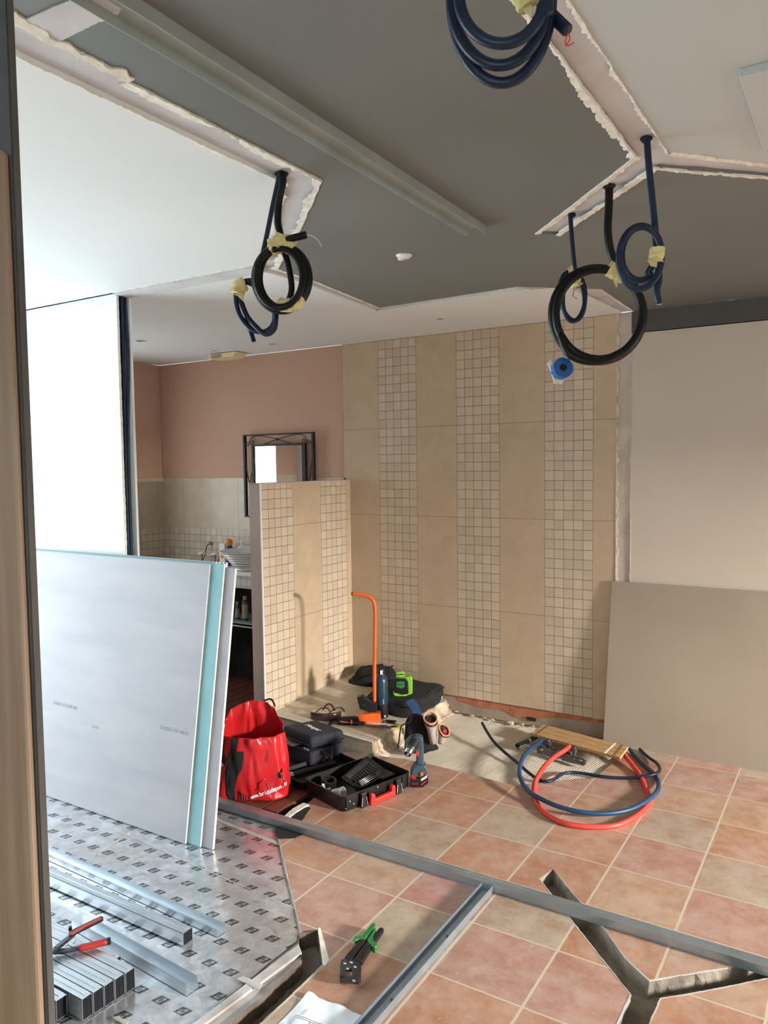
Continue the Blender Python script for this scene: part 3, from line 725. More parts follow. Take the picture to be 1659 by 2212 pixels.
for a, b, w in tapeset:
    bm = B(); p = zp(*a, -.0038); q = zp(*b, -.0038); dr = (q-p).normalized(); nr = Vector((-dr.y, dr.x, 0))*w
    prism_vec(bm, [p-nr, q-nr, q+nr, p+nr], (0, 0, .0008))
    bm.transform(Matrix.Translation(-foil.location)); obj('tape_strip', bm, 'white_dust', foil)
# dusty timber strip lying between foil and trench
bm = B(); a = px((645, 2040), (652, 2058), (375, 2262), (350, 2262)); prism_vec(bm, V3(a, -.008), (0, 0, .010)); tag(obj('dusty_strip', bm, 'white_dust', bevel=.002), 'long dusty whitish strip lying between the foil underlay and the left trench', 'edge strip')
# bits of torn foil and screws
for k, (a, b, w) in enumerate([(540, 2122, .05), (262, 2204, .03)]):
    p = zp(a, b, .002); bm = B(); prism_vec(bm, rag([p+Vector((-w, -w*.2, 0)), p+Vector((w, -w*.3, 0)), p+Vector((w*.9, w*.25, 0)), p+Vector((-w*.8, w*.2, 0))], .004, .01, True, k), (0, 0, .002))
    tag(obj('foil_scrap', bm, 'white_dust'), ['torn curling scrap of foil at the edge of the left trench', 'small whitish scrap on the foil in front of the box sections'][k], 'scrap')

# ============================================================ metal tracks on the floor
def channel(bm, a, b, w, h, up=True, t=.0016, ridges=True, side=None):
    """U profile from a to b (floor points, centre line), web at bottom if up else on top"""
    a = Vector(a); b = Vector(b); d = (b-a).normalized(); n = Vector((-d.y, d.x, 0))
    hw = w/2
    if up: prof = [(-hw, h), (-hw, 0), (-hw*.5, 0), (-hw*.46, .0015), (-hw*.3, .0015), (-hw*.26, 0), (hw*.26, 0), (hw*.3, .0015), (hw*.46, .0015), (hw*.5, 0), (hw, 0), (hw, h), (hw-t, h), (hw-t, t), (hw*.5, t), (hw*.46, t+.0015), (hw*.3, t+.0015), (hw*.26, t), (-hw*.26, t), (-hw*.3, t+.0015), (-hw*.46, t+.0015), (-hw*.5, t), (-hw+t, t), (-hw+t, h)]
    else: prof = [(-hw, 0), (-hw, h), (-hw*.4, h), (-hw*.35, h-.001), (hw*.35, h-.001), (hw*.4, h), (hw, h), (hw, 0), (hw-t, 0), (hw-t, h-t), (-hw+t, h-t), (-hw+t, 0)]
    prism_vec(bm, [a+n*x+Vector((0, 0, z)) for x, z in prof], b-a)
t1 = thing('metal_track', 'long galvanised metal track lying across the terracotta floor, web side up', 'metal track', (-1.2, 2.805, 0))
bm = B(); channel(bm, (-2.88, 2.807, .001), (.6, 2.80, .001), .052, .032, False); obj('channel', bm, 'galv2', t1, world=True)
bm = text_bm('NF 48/28-0.6-NF   3000', .016, frame(Vector((-1.93, 2.7802, .017)), (1, 0, 0), (0, 0, 1)), ext=.0002); obj('stamped_print', bm, 'ink', t1, world=True)
t2 = thing('metal_track', 'narrow galvanised U track running towards the viewer from the long track, open side up', 'metal track', (-1.262, 2.2, 0))
bm = B(); channel(bm, (-1.262, 1.3, .001), (-1.262, 2.776, .001), .050, .030, True); obj('channel', bm, 'galv2', t2, world=True)
for yy in (2.03, 2.42):
    bm = B(); lathe(bm, [(.0045, 0), (.0045, .002), (.002, .004), (0, .004)], 12, (-1.262, yy, .0045)); obj('screw_head', bm, 'steel_dk', t2, world=True)

# ============================================================ metal studs on the foil (left)
def box_stud(name, label, group, p0, length, w, h, z=0, lip=True):
    """two C studs clipped to a box section; right end at p0 (x), running to -x"""
    x1, y0 = p0; x0 = x1-length
    t = thing(name, label, 'metal stud', (x1, y0+w/2, z), 0, group)
    bm = B(); tk = .0014
    for y in (y0, y0+w-tk): box2(bm, (x0, y, z), (x1, y+tk, z+h))
    box2(bm, (x0, y0, z), (x1, y0+w, z+tk)); box2(bm, (x0, y0, z+h-tk), (x1-.001, y0+w, z+h))
    if lip: box2(bm, (x0, y0+w*.48, z+h), (x1-.012, y0+w-.002, z+h+.0016))
    obj('profile', bm, 'galv', t, world=True)
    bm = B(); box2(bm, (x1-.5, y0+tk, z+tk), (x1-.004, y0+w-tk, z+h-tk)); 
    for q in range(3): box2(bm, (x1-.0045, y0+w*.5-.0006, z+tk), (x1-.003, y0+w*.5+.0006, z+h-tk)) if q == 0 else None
    obj('shade_plug', bm, 'section_shade', t, world=True)  # solid near-black plug standing for the shade inside the open end
    return t
wS = .0386
ordn = ['nearest', 'second nearest', 'middle', 'fourth', 'furthest']
for k in range(5):
    box_stud('metal_stud', 'galvanised box stud in the row of five under the tin snips, %s' % ordn[k], 'box studs stacked in a row', (-2.046+.004*k, 1.455+k*wS), 1.6, wS-.0012, .070)
box_stud('metal_stud', 'short set-back galvanised stud between the row of five and the short open track', None, (-2.15, 1.652), 1.4, .036, .046)
box_stud('metal_stud', 'lowest galvanised box stud in the front left corner, the further one', None, (-2.115, 1.412), 1.4, .0386, .066)
box_stud('metal_stud', 'lowest galvanised box stud in the front left corner, the nearer one', None, (-2.12, 1.370), 1.4, .0386, .066)
box_stud('metal_stud', 'galvanised box stud resting on top of the two lowest front left ones', None, (-2.165, 1.385), 1.4, .046, .062, .069)
# long pair running away to the left
box_stud('metal_stud', 'long bright galvanised box stud on the foil in front of the plasterboard stack', None, (-2.056, 1.886), 2.3, .046, .048)
t = thing('metal_track', 'long pale blue U track on the foil, close behind the long box stud', 'metal track', (-2.0, 2.02, 0))
bm = B(); channel(bm, (-4.3, 2.075, -.002), (-1.992, 2.016, -.002), .046, .028, True); obj('channel', bm, 'galv', t, world=True)
t = thing('metal_track', 'short open galvanised U track beside the row of box studs', 'metal track', (-2.0, 1.74, 0))
bm = B(); channel(bm, (-2.50, 1.772, -.002), (-1.852, 1.732, -.002), .048, .042, True); obj('channel', bm, 'galv', t, world=True)

# ---- tin snips on the studs
zt = .0745
def at_z(pts, z): return [zp(a, b, z) for a, b in pts]
t = thing('tin_snips', 'open tin snips with dark red and black grips lying on the box studs', 'tin snips', zp(150, 2050, zt))
def flatbar(bm, pts, z, h, widths):
    P = [Vector((p.x, p.y, z)) for p in pts]; n = len(P); L = []; R = []
    for i, p in enumerate(P):
        d = (P[min(i+1, n-1)]-P[max(0, i-1)]).normalized(); nr = Vector((-d.y, d.x, 0))*widths[i]/2; L.append(p+nr); R.append(p-nr)
    prism_vec(bm, L+R[::-1], (0, 0, h))
bm = B(); flatbar(bm, at_z([(150, 2024), (185, 2006), (222, 1988)], zt+.03), zt+.03, .016, [.018, .020, .016]); obj('handle', bm, 'blk', t, world=True, bevel=.004)
bm = B(); flatbar(bm, at_z([(152, 2020), (185, 2000), (218, 1984)], zt+.047), zt+.046, .006, [.009, .012, .010]); obj('grip', bm, 'red_dark', t, world=True, bevel=.002)
bm = B(); p1 = at_z([(170, 2049), (200, 2042), (232, 2034)], zt+.012); tube(bm, catmull(p1, .01), .0115, 12); obj('handle', bm, 'red_dark', t, world=True, smooth=True)
bm = B(); cyl(bm, zp(231, 2034, zt+.012), zp(239, 2032, zt+.012), .0122); obj('grip_end', bm, 'blk', t, world=True)
bm = B(); flatbar(bm, at_z([(108, 2062), (135, 2040), (160, 2020)], zt+.02), zt+.018, .012, [.012, .018, .014]); flatbar(bm, at_z([(108, 2058), (140, 2056), (172, 2049)], zt+.008), zt+.004, .012, [.012, .020, .012]); obj('blade', bm, 'steel_dk', t, world=True, bevel=.002)
for a, b in ((120, 2044), (144, 2043), (160, 2036)):
    bm = B(); p = zp(a, b, zt+.03); lathe(bm, [(.005, 0), (.005, .004), (.002, .006), (0, .006)], 12, p); obj('rivet', bm, 'steel', t, world=True, smooth=True)
bm = B(); flatbar(bm, at_z([(148, 2014), (156, 2012)], zt+.03), zt+.03, .02, [.012, .008]); obj('latch', bm, 'blk', t, world=True, bevel=.002)

# ---- crimper / punch pliers
z = .0
t = thing('section_setting_pliers', 'black and green handled punch pliers lying on the terracotta tiles', 'pliers', zp(790, 2070))
def q6(x, y): return (560+x*.18083, 1980+y*.18083)
def P6(pts, z): return [zp(*q6(*p), z) for p in pts]
bm = B()
for L_ in ([(985, 560), (1130, 545), (1215, 620), (1205, 672), (1030, 660), (965, 622)], [(965, 620), (1035, 640), (1032, 800), (960, 790)], [(1108, 655), (1215, 620), (1215, 790), (1108, 800)], [(960, 752), (1215, 762), (1190, 815), (960, 792)]): prism_vec(bm, P6(L_, .012), (0, 0, .016))
if True: obj('jaw', bm, 'steel_dk', t, world=True, bevel=.002)
bm = B(); flatbar(bm, P6([(1060, 560), (1160, 440), (1260, 320)], .012), .012, .022, [.030, .028, .022]); obj('handle', bm, 'blk', t, world=True, bevel=.006)
bm = B(); flatbar(bm, P6([(1180, 590), (1250, 480), (1320, 380)], .012), .012, .022, [.030, .030, .026]); obj('handle', bm, 'blk', t, world=True, bevel=.006)
bm = B(); flatbar(bm, P6([(1240, 330), (1310, 240), (1370, 150)], .012), .010, .020, [.024, .022, .016]); obj('grip', bm, 'blk', t, world=True, bevel=.006)
bm = B(); flatbar(bm, P6([(1330, 370), (1400, 270), (1470, 180)], .012), .010, .020, [.024, .022, .018]); obj('grip', bm, 'blk', t, world=True, bevel=.006)
bm = B(); prism_vec(bm, P6([(1130, 330), (1145, 305), (1190, 310), (1230, 300), (1290, 220), (1340, 160), (1385, 145), (1385, 180), (1330, 260), (1270, 350), (1190, 345), (1150, 365)], .010), (0, 0, .025)); obj('hand_guard', bm, 'green', t, world=True, bevel=.003)
bm = B(); prism_vec(bm, P6([(1290, 350), (1350, 260), (1395, 205), (1360, 300), (1360, 350), (1410, 400), (1410, 430), (1380, 445), (1350, 430), (1320, 390)], .010), (0, 0, .025)); obj('hand_guard', bm, 'green', t, world=True, bevel=.003)
for p in ((1025, 565), (1100, 552), (1057, 628), (1148, 608), (1132, 772)):
    bm = B(); lathe(bm, [(.0055, 0), (.005, .003), (.003, .005), (0, .0055)], 14, zp(*q6(*p), .026)); obj('rivet', bm, 'steel', t, world=True, smooth=True)

# ---- floor plan sheet
t = thing('floor_plan_sheet', 'white paper sheet with a printed floor plan lying on tiles at the bottom edge', 'paper', zp(690, 2190))
bm = B()
c = [zp(*q6(590, 925), 0), zp(*q6(1250, 1200), 0), zp(760, 2290, 0), zp(560, 2255, 0)]
n = 16; vs = {}
for i in range(n+1):
    for j in range(n+1):
        u, v_ = i/n, j/n; p = (c[0].lerp(c[1], u)).lerp(c[3].lerp(c[2], u), v_)
        p.z = .002+.010*max(0, noise.noise(Vector((u*2.5, v_*2.5, 4))))+.010*max(0, 1-((u-.05)**2+(v_-.02)**2)*60)
        vs[i, j] = bm.verts.new(p)
for i in range(n):
    for j in range(n): bm.faces.new((vs[i, j], vs[i+1, j], vs[i+1, j+1], vs[i, j+1]))
obj('sheet', bm, 'paper', t, world=True, smooth=True)
bm = B()
def planline(p, q):
    P = []
    for k in range(9):
        u, v_ = p[0]+(q[0]-p[0])*k/8, p[1]+(q[1]-p[1])*k/8
        w = (c[0].lerp(c[1], u)).lerp(c[3].lerp(c[2], u), v_); w.z = .0035+.010*max(0, noise.noise(Vector((u*2.5, v_*2.5, 4))))+.010*max(0, 1-((u-.05)**2+(v_-.02)**2)*60); P.append(w)
    tube(bm, P, .0006, 4)
for p, q in (((.12, .45), (.75, .45)), ((.12, .45), (.12, .95)), ((.14, .48), (.73, .48)), ((.14, .48), (.14, .95)), ((.75, .45), (.75, .95)), ((.2, .30), (.2, .42)), ((.05, .6), (.05, .9)), ((.35, .48), (.35, .7)), ((.35, .7), (.5, .7)), ((.5, .48), (.5, .7)), ((.42, .48), (.42, .60)), ((.42, .60), (.5, .60)), ((.14, .78), (.6, .78))): planline(p, q)
obj('printed_plan', bm, 'ink', t, world=True)

# ============================================================ plasterboard sheets
def sheet(name, label, group, bl, br, tr, tl, th, face, edge, cap='pb_edge'):
    """board given by its four front corners; th towards the back"""
    n = (br-bl).cross(tl-bl).normalized()
    if n.y < 0: n = -n
    t = thing(name, label, 'plasterboard', (bl+br)/2, 0, group)
    bm = B(); prism_vec(bm, [p+n*.0006 for p in (bl, br, tr, tl)], n*(th-.0012)); core = obj('gypsum_core', bm, edge, t, world=True)
    for k, off in enumerate((0, th-.0006)):
        bm = B(); e = (br-bl).normalized()*.0012; uu = (tl-bl).normalized()*.0012
        prism_vec(bm, [p+n*off for p in (bl, br-e, tr-e, tl)], n*.0006); obj('face_paper', bm, face, t, world=True)
    return t, n
FY, TYp = 2.43, 2.565
def wp(a, b, y): return yp(a, b, y)
th = .0125
offs = .0128
specs = [  # bottom right px, top right px, colour, label
 ((400, 1822), (453, 1219), 'pb_grey', 'front grey plasterboard sheet of the leaning stack, with faint print'),
 ((432, 1830), (484, 1219), 'pb_teal', 'teal-faced plasterboard sheet directly behind the front grey sheet'),
 ((459, 1833), (508, 1228), 'pb_grey', 'grey plasterboard sheet reaching furthest right in the leaning stack')]
dirv = None
for k, (pb, pt, m_, lb) in enumerate(specs):
    y0b = 2.432+k*offs; y0t = 2.565+k*offs
    br = zp(pb[0], pb[1], 0); br = Vector((yp(pb[0], pb[1], y0b).x, y0b, 0)); tr = yp(pt[0], pt[1], y0t)
    bl = Vector((-4.3, y0b, 0)); tl = Vector((-4.28, y0t, tr.z))
    t, n = sheet('plasterboard_sheet', lb, 'leaning plasterboard stack', bl, br, tr, tl, th, m_, 'pb_edge')
    # teal-taped long top edge
    bm = B(); prism_vec(bm, [tl+n*.0002+Vector((0, 0, .0003)), tr+n*.0002+Vector((0, 0, .0003)), tr+n*(th-.0002)+Vector((0, 0, .0003)), tl+n*(th-.0002)+Vector((0, 0, .0003))], (0, 0, .0009)); obj('edge_tape', bm, 'pb_teal' if k != 2 else 'pb_teal', t, world=True)
    if k == 0:
        dx = (br-bl).normalized(); dz = (tl-bl).normalized()
        for s_, (a, b), sz in (('13 BA 13 12:09:32', (376, 1577), .026), ('NF BA13 13 1200 R', (140, 1523), .024), ('PP 13', (205, 1570), .02)):
            pp = yp(a, b, 2.49); s0 = (pp.z-bl.z)/(tl.z-bl.z); y = bl.y+(tl.y-bl.y)*s0; pp = yp(a, b, y)
            bm = text_bm(s_, sz, frame(pp-n*.0010, -dx, -dz), ext=.0001)
            obj('printed_marking', bm, 'faint_ink', t, world=True)
for k in range(4):
    y0b = 2.432+(3+k)*offs; y0t = 2.565+(3+k)*offs
    tr = yp(466+k*7.5, 1214+k*.5, y0t); br = Vector((tr.x-.10, y0b, 0)); bl = Vector((-4.3, y0b, 0)); tl = Vector((-4.28, y0t, tr.z))
    sheet('plasterboard_sheet', 'whitish plasterboard sheet at the back of the leaning stack, %s behind the protruding one' % ['first', 'second', 'third', 'last'][k], 'leaning plasterboard stack', bl, br, tr, tl, th, 'pb_grey', 'pb_edge')
# beige board on the right
bl = yp(1303, 1593, 4.66); bl.z = 0.0; tl = yp(1322, 1255, 4.722); br = Vector((1.1, 4.65, 0)); tr = Vector((1.1, 4.722, tl.z-.002))
t, n = sheet('plasterboard_sheet', 'large beige plasterboard sheet leaning on the white wall at right', None, bl, br, tr, tl, th, 'pb_beige', 'plaster_grey')

# ============================================================ wood post and stud near the viewer
t = thing('door_stud', 'vertical galvanised stud right beside the viewer at the left edge', 'metal stud', (-.86, .57, 0), 0)
def NL(px_, dist):   # ground point under a pixel column at the horizon, at forward distance
    p = dp(px_, 1000, dist); return Vector((p.x, p.y, 0))
a_ = NL(55, 1.0); dirx = rt.copy()
zt0, zt1 = 0.0, HC
def vbox(bm, x0, x1, y0, y1, z0, z1):
    P = [a_+dirx*x+NV*y for x, y in ((x0, y0), (x1, y0), (x1, y1), (x0, y1))]
    prism_vec(bm, [Vector((p.x, p.y, z0)) for p in P], (0, 0, z1-z0))
bm = B(); vbox(bm, -.048, 0, .0, .0015, 0, HC-.001); vbox(bm, -.0015, 0, 0, .020, 0, HC-.001); vbox(bm, -.048, -.0465, 0, .036, 0, HC-.001)
vbox(bm, -.034, -.0325, -.0012, .0005, 0, HC-.001); vbox(bm, -.018, -.0165, -.0012, .0005, 0, HC-.001)
obj('profile', bm, 'stud_dark', t, world=True)
bm = B(); vbox(bm, -.12, -.05, .0, .0015, 0, HC-.001); vbox(bm, -.0500, -.0485, 0, .036, 0, HC-.001); obj('profile', bm, 'stud_dark', t, world=True)
t = thing('wooden_batten', 'pale pine batten screwed upright to the galvanised stud at the left edge', 'wooden batten', (a_.x, a_.y, 0))
ztop = dp(20, 350, 1.0).z
bm = B(); vbox(bm, -.076, -.0035, -.016, -.0018, 0, ztop); obj('batten', bm, 'wood', t, world=True, bevel=.004)

# ============================================================ ceiling channel
t = thing('ceiling_rail', 'long pale metal rail screwed under the grey ceiling', 'ceiling rail', (-1.235, 1.9, HC))
bm = B(); hw = .033
zr = HC
prism_vec(bm, [Vector((x, .2, z)) for x, z in ((-1.249, zr), (-1.249, zr-.026), (-1.247, zr-.026), (-1.247, zr-.002), (-1.172, zr-.002), (-1.172, zr-.030), (-1.170, zr-.030), (-1.170, zr))], (-.055, 2.51, 0)); obj('channel', bm, 'galv_cei' if 'galv_cei' in M else 'ceil_grey', t, world=True)
M['rail'] = pm('rail_zinc', sr(172, 180, 174), sr(160, 168, 162), 6, .55, .25, .1, 40)
t.children[0].data.materials[0] = M['rail']
for a, b in ((354, 55), (779, 326), (997, 465)):
    p = zp(a, b, HC-.0025); bm = B(); lathe(bm, [(0, -.004), (.006, -.003), (.0075, 0)], 12, Vector((p.x, p.y, HC-.002))); obj('screw_head', bm, 'shade_and_dark', t, world=True)

# ============================================================ hanging conduit coils
def Pd(lst, dep): return [dp(a, b, dep+(c_[0] if c_ else 0)) for a, b, *c_ in lst]
def ell(cx, cy, rx, ry, a0, a1, n, d0=0, d1=0, tilt=0):
    out = []
    for i in range(n+1):
        f = i/n; a = math.radians(a0+(a1-a0)*f); x = rx*math.cos(a); y = -ry*math.sin(a); tl_ = math.radians(tilt)
        out.append((cx+x*math.cos(tl_)-y*math.sin(tl_), cy+x*math.sin(tl_)+y*math.cos(tl_), d0+(d1-d0)*f))
    return out
def sleeve(name, t, ctrl, dep, r, seed=1, mat='tape', flap=None):
    p = catmull(Pd(ctrl, dep), .006); bm = B()
    rr = [r*(1+.18*noise.noise(Vector((i*.9, seed, 0)))) for i in range(len(p))]
    n = len(p); seg = 16; rings = []
    tube(bm, p, rr, seg)
    for v in bm.verts:
        v.co += Vector((noise.noise(v.co*90+Vector((seed, 0, 0))), noise.noise(v.co*90+Vector((0, seed, 5))), noise.noise(v.co*90+Vector((3, 0, seed)))))*.004
    if flap:
        q = Pd(flap, dep-r*.6); prism_vec(bm, q, NV*.0012)
    return obj(name, bm, mat, t, world=True)
def rose(t, loc, r):
    bm = B(); lathe(bm, [(0, 0), (r*1.5, 0), (r*1.55, -.004), (r*1.1, -.010), (r*1.0, -.006), (0, -.006)], 20, loc); 
    for v in bm.verts: v.co += Vector((noise.noise(v.co*80), noise.noise(v.co*80+Vector((9, 0, 0))), 0))*.003
    obj('ceiling_grommet', bm, 'shade_and_dark', t, world=True)

# A: black coil left with a small navy one behind it
dA = 2.36; hA = zp(608, 374, HC+.012)
t = thing('black_conduit_coil', 'black corrugated conduit coiled and taped twice, hanging from the torn white strip at left', 'conduit coil', hA)
bm = B(); r = .0108
ctrl = Pd([(611, 374), (610, 400, -.01), (602, 440), (600, 480), (606, 510)], dA) + Pd(ell(612, 600, 52, 66, 95, -260, 26, 0, .03), dA) + Pd(ell(609, 602, 59, 70, 100, -255, 26, .03, .005), dA) + Pd(ell(604, 600, 50, 64, 105, -200, 22, -.02, -.035), dA)
corr(bm, ctrl, r); obj('conduit', bm, 'conduit_blk', t, world=True, smooth=True)
bm = B(); corr(bm, Pd([(612, 522, -.02), (630, 515, -.03), (662, 507, -.04)], dA), .0108); obj('conduit_end', bm, 'conduit_blk', t, world=True, smooth=True)
bm = B(); corr(bm, Pd([(612, 540), (622, 570), (630, 620), (624, 650)], dA+.03), .0095); obj('conduit', bm, 'conduit_blk', t, world=True, smooth=True)
bm = B(); tube(bm, catmull(Pd([(662, 507, -.04), (675, 510, -.04), (688, 520, -.04), (694, 532, -.04)], dA), .004), .0012, 6); obj('pull_wire', bm, 'white', t, world=True)
sleeve('tape', t, [(585, 536), (603, 528, -.005), (620, 526, -.005), (632, 536)], dA-.004, .026, 1, flap=[(596, 500), (612, 506), (622, 520), (600, 530), (590, 522)])
sleeve('tape', t, [(604, 657), (620, 660, -.005), (636, 656, -.005), (650, 645)], dA-.008, .0200, 2, flap=[(606, 645), (640, 650), (638, 676), (622, 668), (606, 670)])
rose(t, hA-Vector((0, 0, .0)), .014)
t = thing('navy_conduit_coil', 'small navy conduit coil hanging behind and left of the black taped coil', 'conduit coil', zp(604, 376, HC))
dB = 2.43
bm = B(); ctrl = Pd([(604, 372, -.075), (599, 400, -.06), (588, 450, -.03), (578, 500), (566, 555), (556, 590), (548, 604), (528, 608), (512, 624), (510, 652), (520, 685), (545, 712), (572, 716), (590, 700), (592, 672), (580, 650), (562, 628), (540, 612), (522, 612), (514, 630), (524, 660), (535, 685), (552, 705, -.02), (574, 722, -.02), (592, 712, -.02), (596, 690, -.02), (597, 668, -.01)], dB)
corr(bm, ctrl, .0078, .0036); obj('conduit', bm, 'conduit_blue', t, world=True, smooth=True)
bm = B(); corr(bm, Pd([(532, 682, .01), (540, 712, .01), (548, 738, .01)], dB), .0078, .0036); obj('conduit_end', bm, 'conduit_blue', t, world=True, smooth=True)
sleeve('tape', t, [(512, 634, -.01), (516, 620, -.01), (530, 612, -.01)], dB, .0230, 3, flap=[(502, 634), (528, 638), (526, 652), (514, 640)])

# B: big black coil right
dC = 2.52; hB = zp(1316, 401, HC+.01)
t = thing('black_conduit_coil', 'large black conduit coil hanging on the right, a blue junction box tied to its bottom', 'conduit coil', hB)
bm = B()
ctrl = Pd([(1316, 400), (1315, 450), (1313, 500), (1320, 545), (1336, 578), (1362, 605), (1384, 645, .02)], dC) + Pd(ell(1291, 680, 99, 101, 18, -320, 30, .02, -.01, -6), dC) + Pd(ell(1294, 679, 93, 97, 30, -505, 46, -.012, -.035, 6), dC)
ctrl += Pd([(1228, 762, -.045), (1262, 779, -.05), (1305, 778, -.05), (1345, 760, -.05)], dC)
corr(bm, ctrl, .0128, .0045, .05); obj('conduit', bm, 'conduit_blk', t, world=True, smooth=True)
sleeve('tape', t, [(1316, 580, -.01), (1330, 588, -.01), (1348, 598, -.01)], dC-.01, .0245, 4, flap=[(1306, 585), (1322, 562), (1338, 590), (1332, 622), (1324, 604)])
rose(t, hB, .013)
bm = B(); tube(bm, catmull(Pd([(1228, 780, -.02), (1232, 768, -.03), (1246, 764, -.03), (1256, 770, -.02)], dC), .004), .0020, 8); obj('cable_tie', bm, 'blk', t, world=True)
# blue flush-mount box
pb = dp(1213, 797, dC-.02); t = thing('junction_box', 'round blue plastic junction box with ragged white rim under the big black coil', 'junction box', pb, YAW)
rotm = Matrix.Rotation(math.radians(78), 4, 'X') @ Matrix.Rotation(math.radians(10), 4, 'Y')
bm = B(); lathe(bm, [(0, -.016), (.030, -.016), (.034, -.012), (.034, .012), (.030, .012), (.030, -.010), (.0, -.010)], 9, (0, 0, 0), rotm); obj('box', bm, 'blue_box', t, smooth=False)
bm = B(); lathe(bm, [(0, 0), (.0335, 0), (.0335, .003), (0, .003)], 32, (0, 0, 0), Matrix.Translation(Vector((0, -.0, 0))) @ rotm @ Matrix.Translation((0, 0, .012))); obj('cover', bm, 'blue_box', t)
bm = B(); lathe(bm, [(0, .015), (.012, .015), (.010, .020), (.0, .020)], 20, (0, 0, 0), rotm); obj('knockout', bm, 'shade_and_dark', t)
bm = B(); pts = [Vector((-.044, .012, .022)), Vector((-.034, .012, .030)), Vector((-.016, .012, -.026)), Vector((.010, .012, -.034)), Vector((.004, .012, -.048)), Vector((-.022, .012, -.046))]; prism_vec(bm, rag([Vector((p.x, p.z, 0)) for p in pts], .002, .008), (0, 0, .006)); 
for v in bm.verts: v.co = Vector((v.co.x, .004+v.co.z, v.co.y))
obj('plaster_rim', bm, 'plaster', t)

# C: small navy coil
dD = 2.79; hC = zp(1236, 463, HC+.01)
t = thing('navy_conduit_coil', 'small slender navy conduit coil hanging behind the left side of the big black coil', 'conduit coil', hC)
bm = B(); ctrl = Pd([(1232, 463), (1235, 510), (1239, 555), (1243, 590), (1245, 615)], dD) + Pd(ell(1236, 640, 26, 53, 60, -300, 26, 0, .02, -8), dD) + Pd(ell(1240, 644, 24, 50, 60, -290, 26, .02, -.01, 4), dD)
corr(bm, ctrl, .0080, .0036); obj('conduit', bm, 'conduit_blue', t, world=True, smooth=True)
sleeve('tape', t, [(1237, 592, -.01), (1241, 605, -.012), (1246, 618, -.01)], dD-.02, .0220, 6, flap=[(1226, 580), (1236, 572), (1240, 590), (1230, 592)])
rose(t, hC, .009)
bm = B(); tube(bm, catmull(Pd([(1240, 626, -.02), (1238, 640, -.03), (1246, 645, -.03)], dD), .004), .0025, 8); obj('cable_end', bm, 'steel', t, world=True)
# D: blue coil right
dE = 2.14; hD = zp(1396, 298, HC+.01)
t = thing('navy_conduit_coil', 'navy conduit coil hanging rightmost, its cut end pointing down below a strip of yellow tape', 'conduit coil', hD)
bm = B(); ctrl = Pd([(1397, 296), (1401, 350), (1408, 420), (1414, 480), (1417, 520), (1416, 560)], dE) + Pd([(1400, 590, .01)], dE) + Pd(ell(1385, 548, 42, 58, -50, -330, 22, .01, .0, 6), dE) + Pd(ell(1383, 556, 46, 68, 24, -338, 28, -.018, -.02, 4), dE)
corr(bm, ctrl, .0092, .0038, .06); obj('conduit', bm, 'conduit_blue', t, world=True, smooth=True)
bm = B(); corr(bm, Pd([(1421, 560, -.01), (1424, 600, -.01), (1419, 630, -.01), (1424, 655, -.01)], dE), .0092, .0038, .06); obj('conduit_end', bm, 'conduit_blue', t, world=True, smooth=True)
bm = B(); p = dp(1424, 656, dE-.01); lathe(bm, [(.007, 0), (.0085, -.002), (.005, -.003), (.0, -.003)], 14, p); obj('cable_end', bm, 'steel', t, world=True)
sleeve('tape', t, [(1419, 536, -.012), (1419, 550, -.012), (1416, 566, -.012)], dE-.005, .0205, 8, flap=[(1406, 562), (1430, 560), (1432, 572), (1420, 578), (1404, 574)])
rose(t, hD, .011)
# E: top coil
dF = 1.16
t = thing('navy_conduit_coil', 'thick navy conduit coil cut off by the top edge, bare red wires at its end', 'conduit coil', Vector((-.47, 1.12, 2.5)))
bm = B()
ctrl = [dp(1110, -240, dF)*1.0, dp(1118, -180, dF)] + Pd([(1130, -120), (1145, -70, -.02), (1180, -20, -.03), (1182, 30, -.03)], dF)
ctrl += Pd(ell(1084, -10, 92, 104, -10, -300, 22, -.03, -.01, 0), dF) + Pd(ell(1078, -5, 102, 146, 30, -210, 22, -.01, .02, 0), dF) + Pd(ell(1083, -5, 108, 184, 150, 400, 22, .03, .01, 0), dF)
corr(bm, ctrl, .0084, .0034, .09, 14); obj('conduit', bm, 'conduit_blue', t, world=True, smooth=True)
bm = B(); corr(bm, Pd([(1160, -8, .02), (1190, 30, .02), (1226, 66, .0)], dF), .0088, .0034, .09, 14); obj('conduit_end', bm, 'conduit_blue', t, world=True, smooth=True)
for k, l in enumerate(([(1226, 74), (1221, 92), (1226, 99), (1240, 92)], [(1229, 72), (1231, 86), (1226, 93), (1222, 100)])):
    bm = B(); tube(bm, catmull(Pd(l, dF), .003), .0010, 6); obj('wire', bm, 'hose_red', t, world=True)
sleeve('tape', t, [(1105, -30, .0), (1130, -12, -.01), (1143, 12, -.01)], dF, .0170, 9, flap=[(1100, -30), (1150, -20), (1148, 40), (1130, 20), (1112, 5)])
# conduits in the wall cavity
for k, (dx, dy, r) in enumerate(((.010, .0, .0085), (-.012, .006, .0075), (.004, .022, .0075))):
    bm = B(); x = WX-.022+dx; y = 2.712+dy
    tube(bm, catmull([Vector((x+.012, y, HC-.006)), Vector((x+.006+.008*k, y, 2.3)), Vector((x, y, 1.9)), Vector((x-.004, y, 1.4)), Vector((x-.008, y, .1))], .05), r, 12)
    tag(obj('wall_conduit', bm, 'conduit_blue', smooth=True), ['front navy conduit running up the open wall end', 'left navy conduit deep inside the open wall end', 'rear navy conduit running up the open wall end'][k], 'conduit', 'conduits in the open wall end')

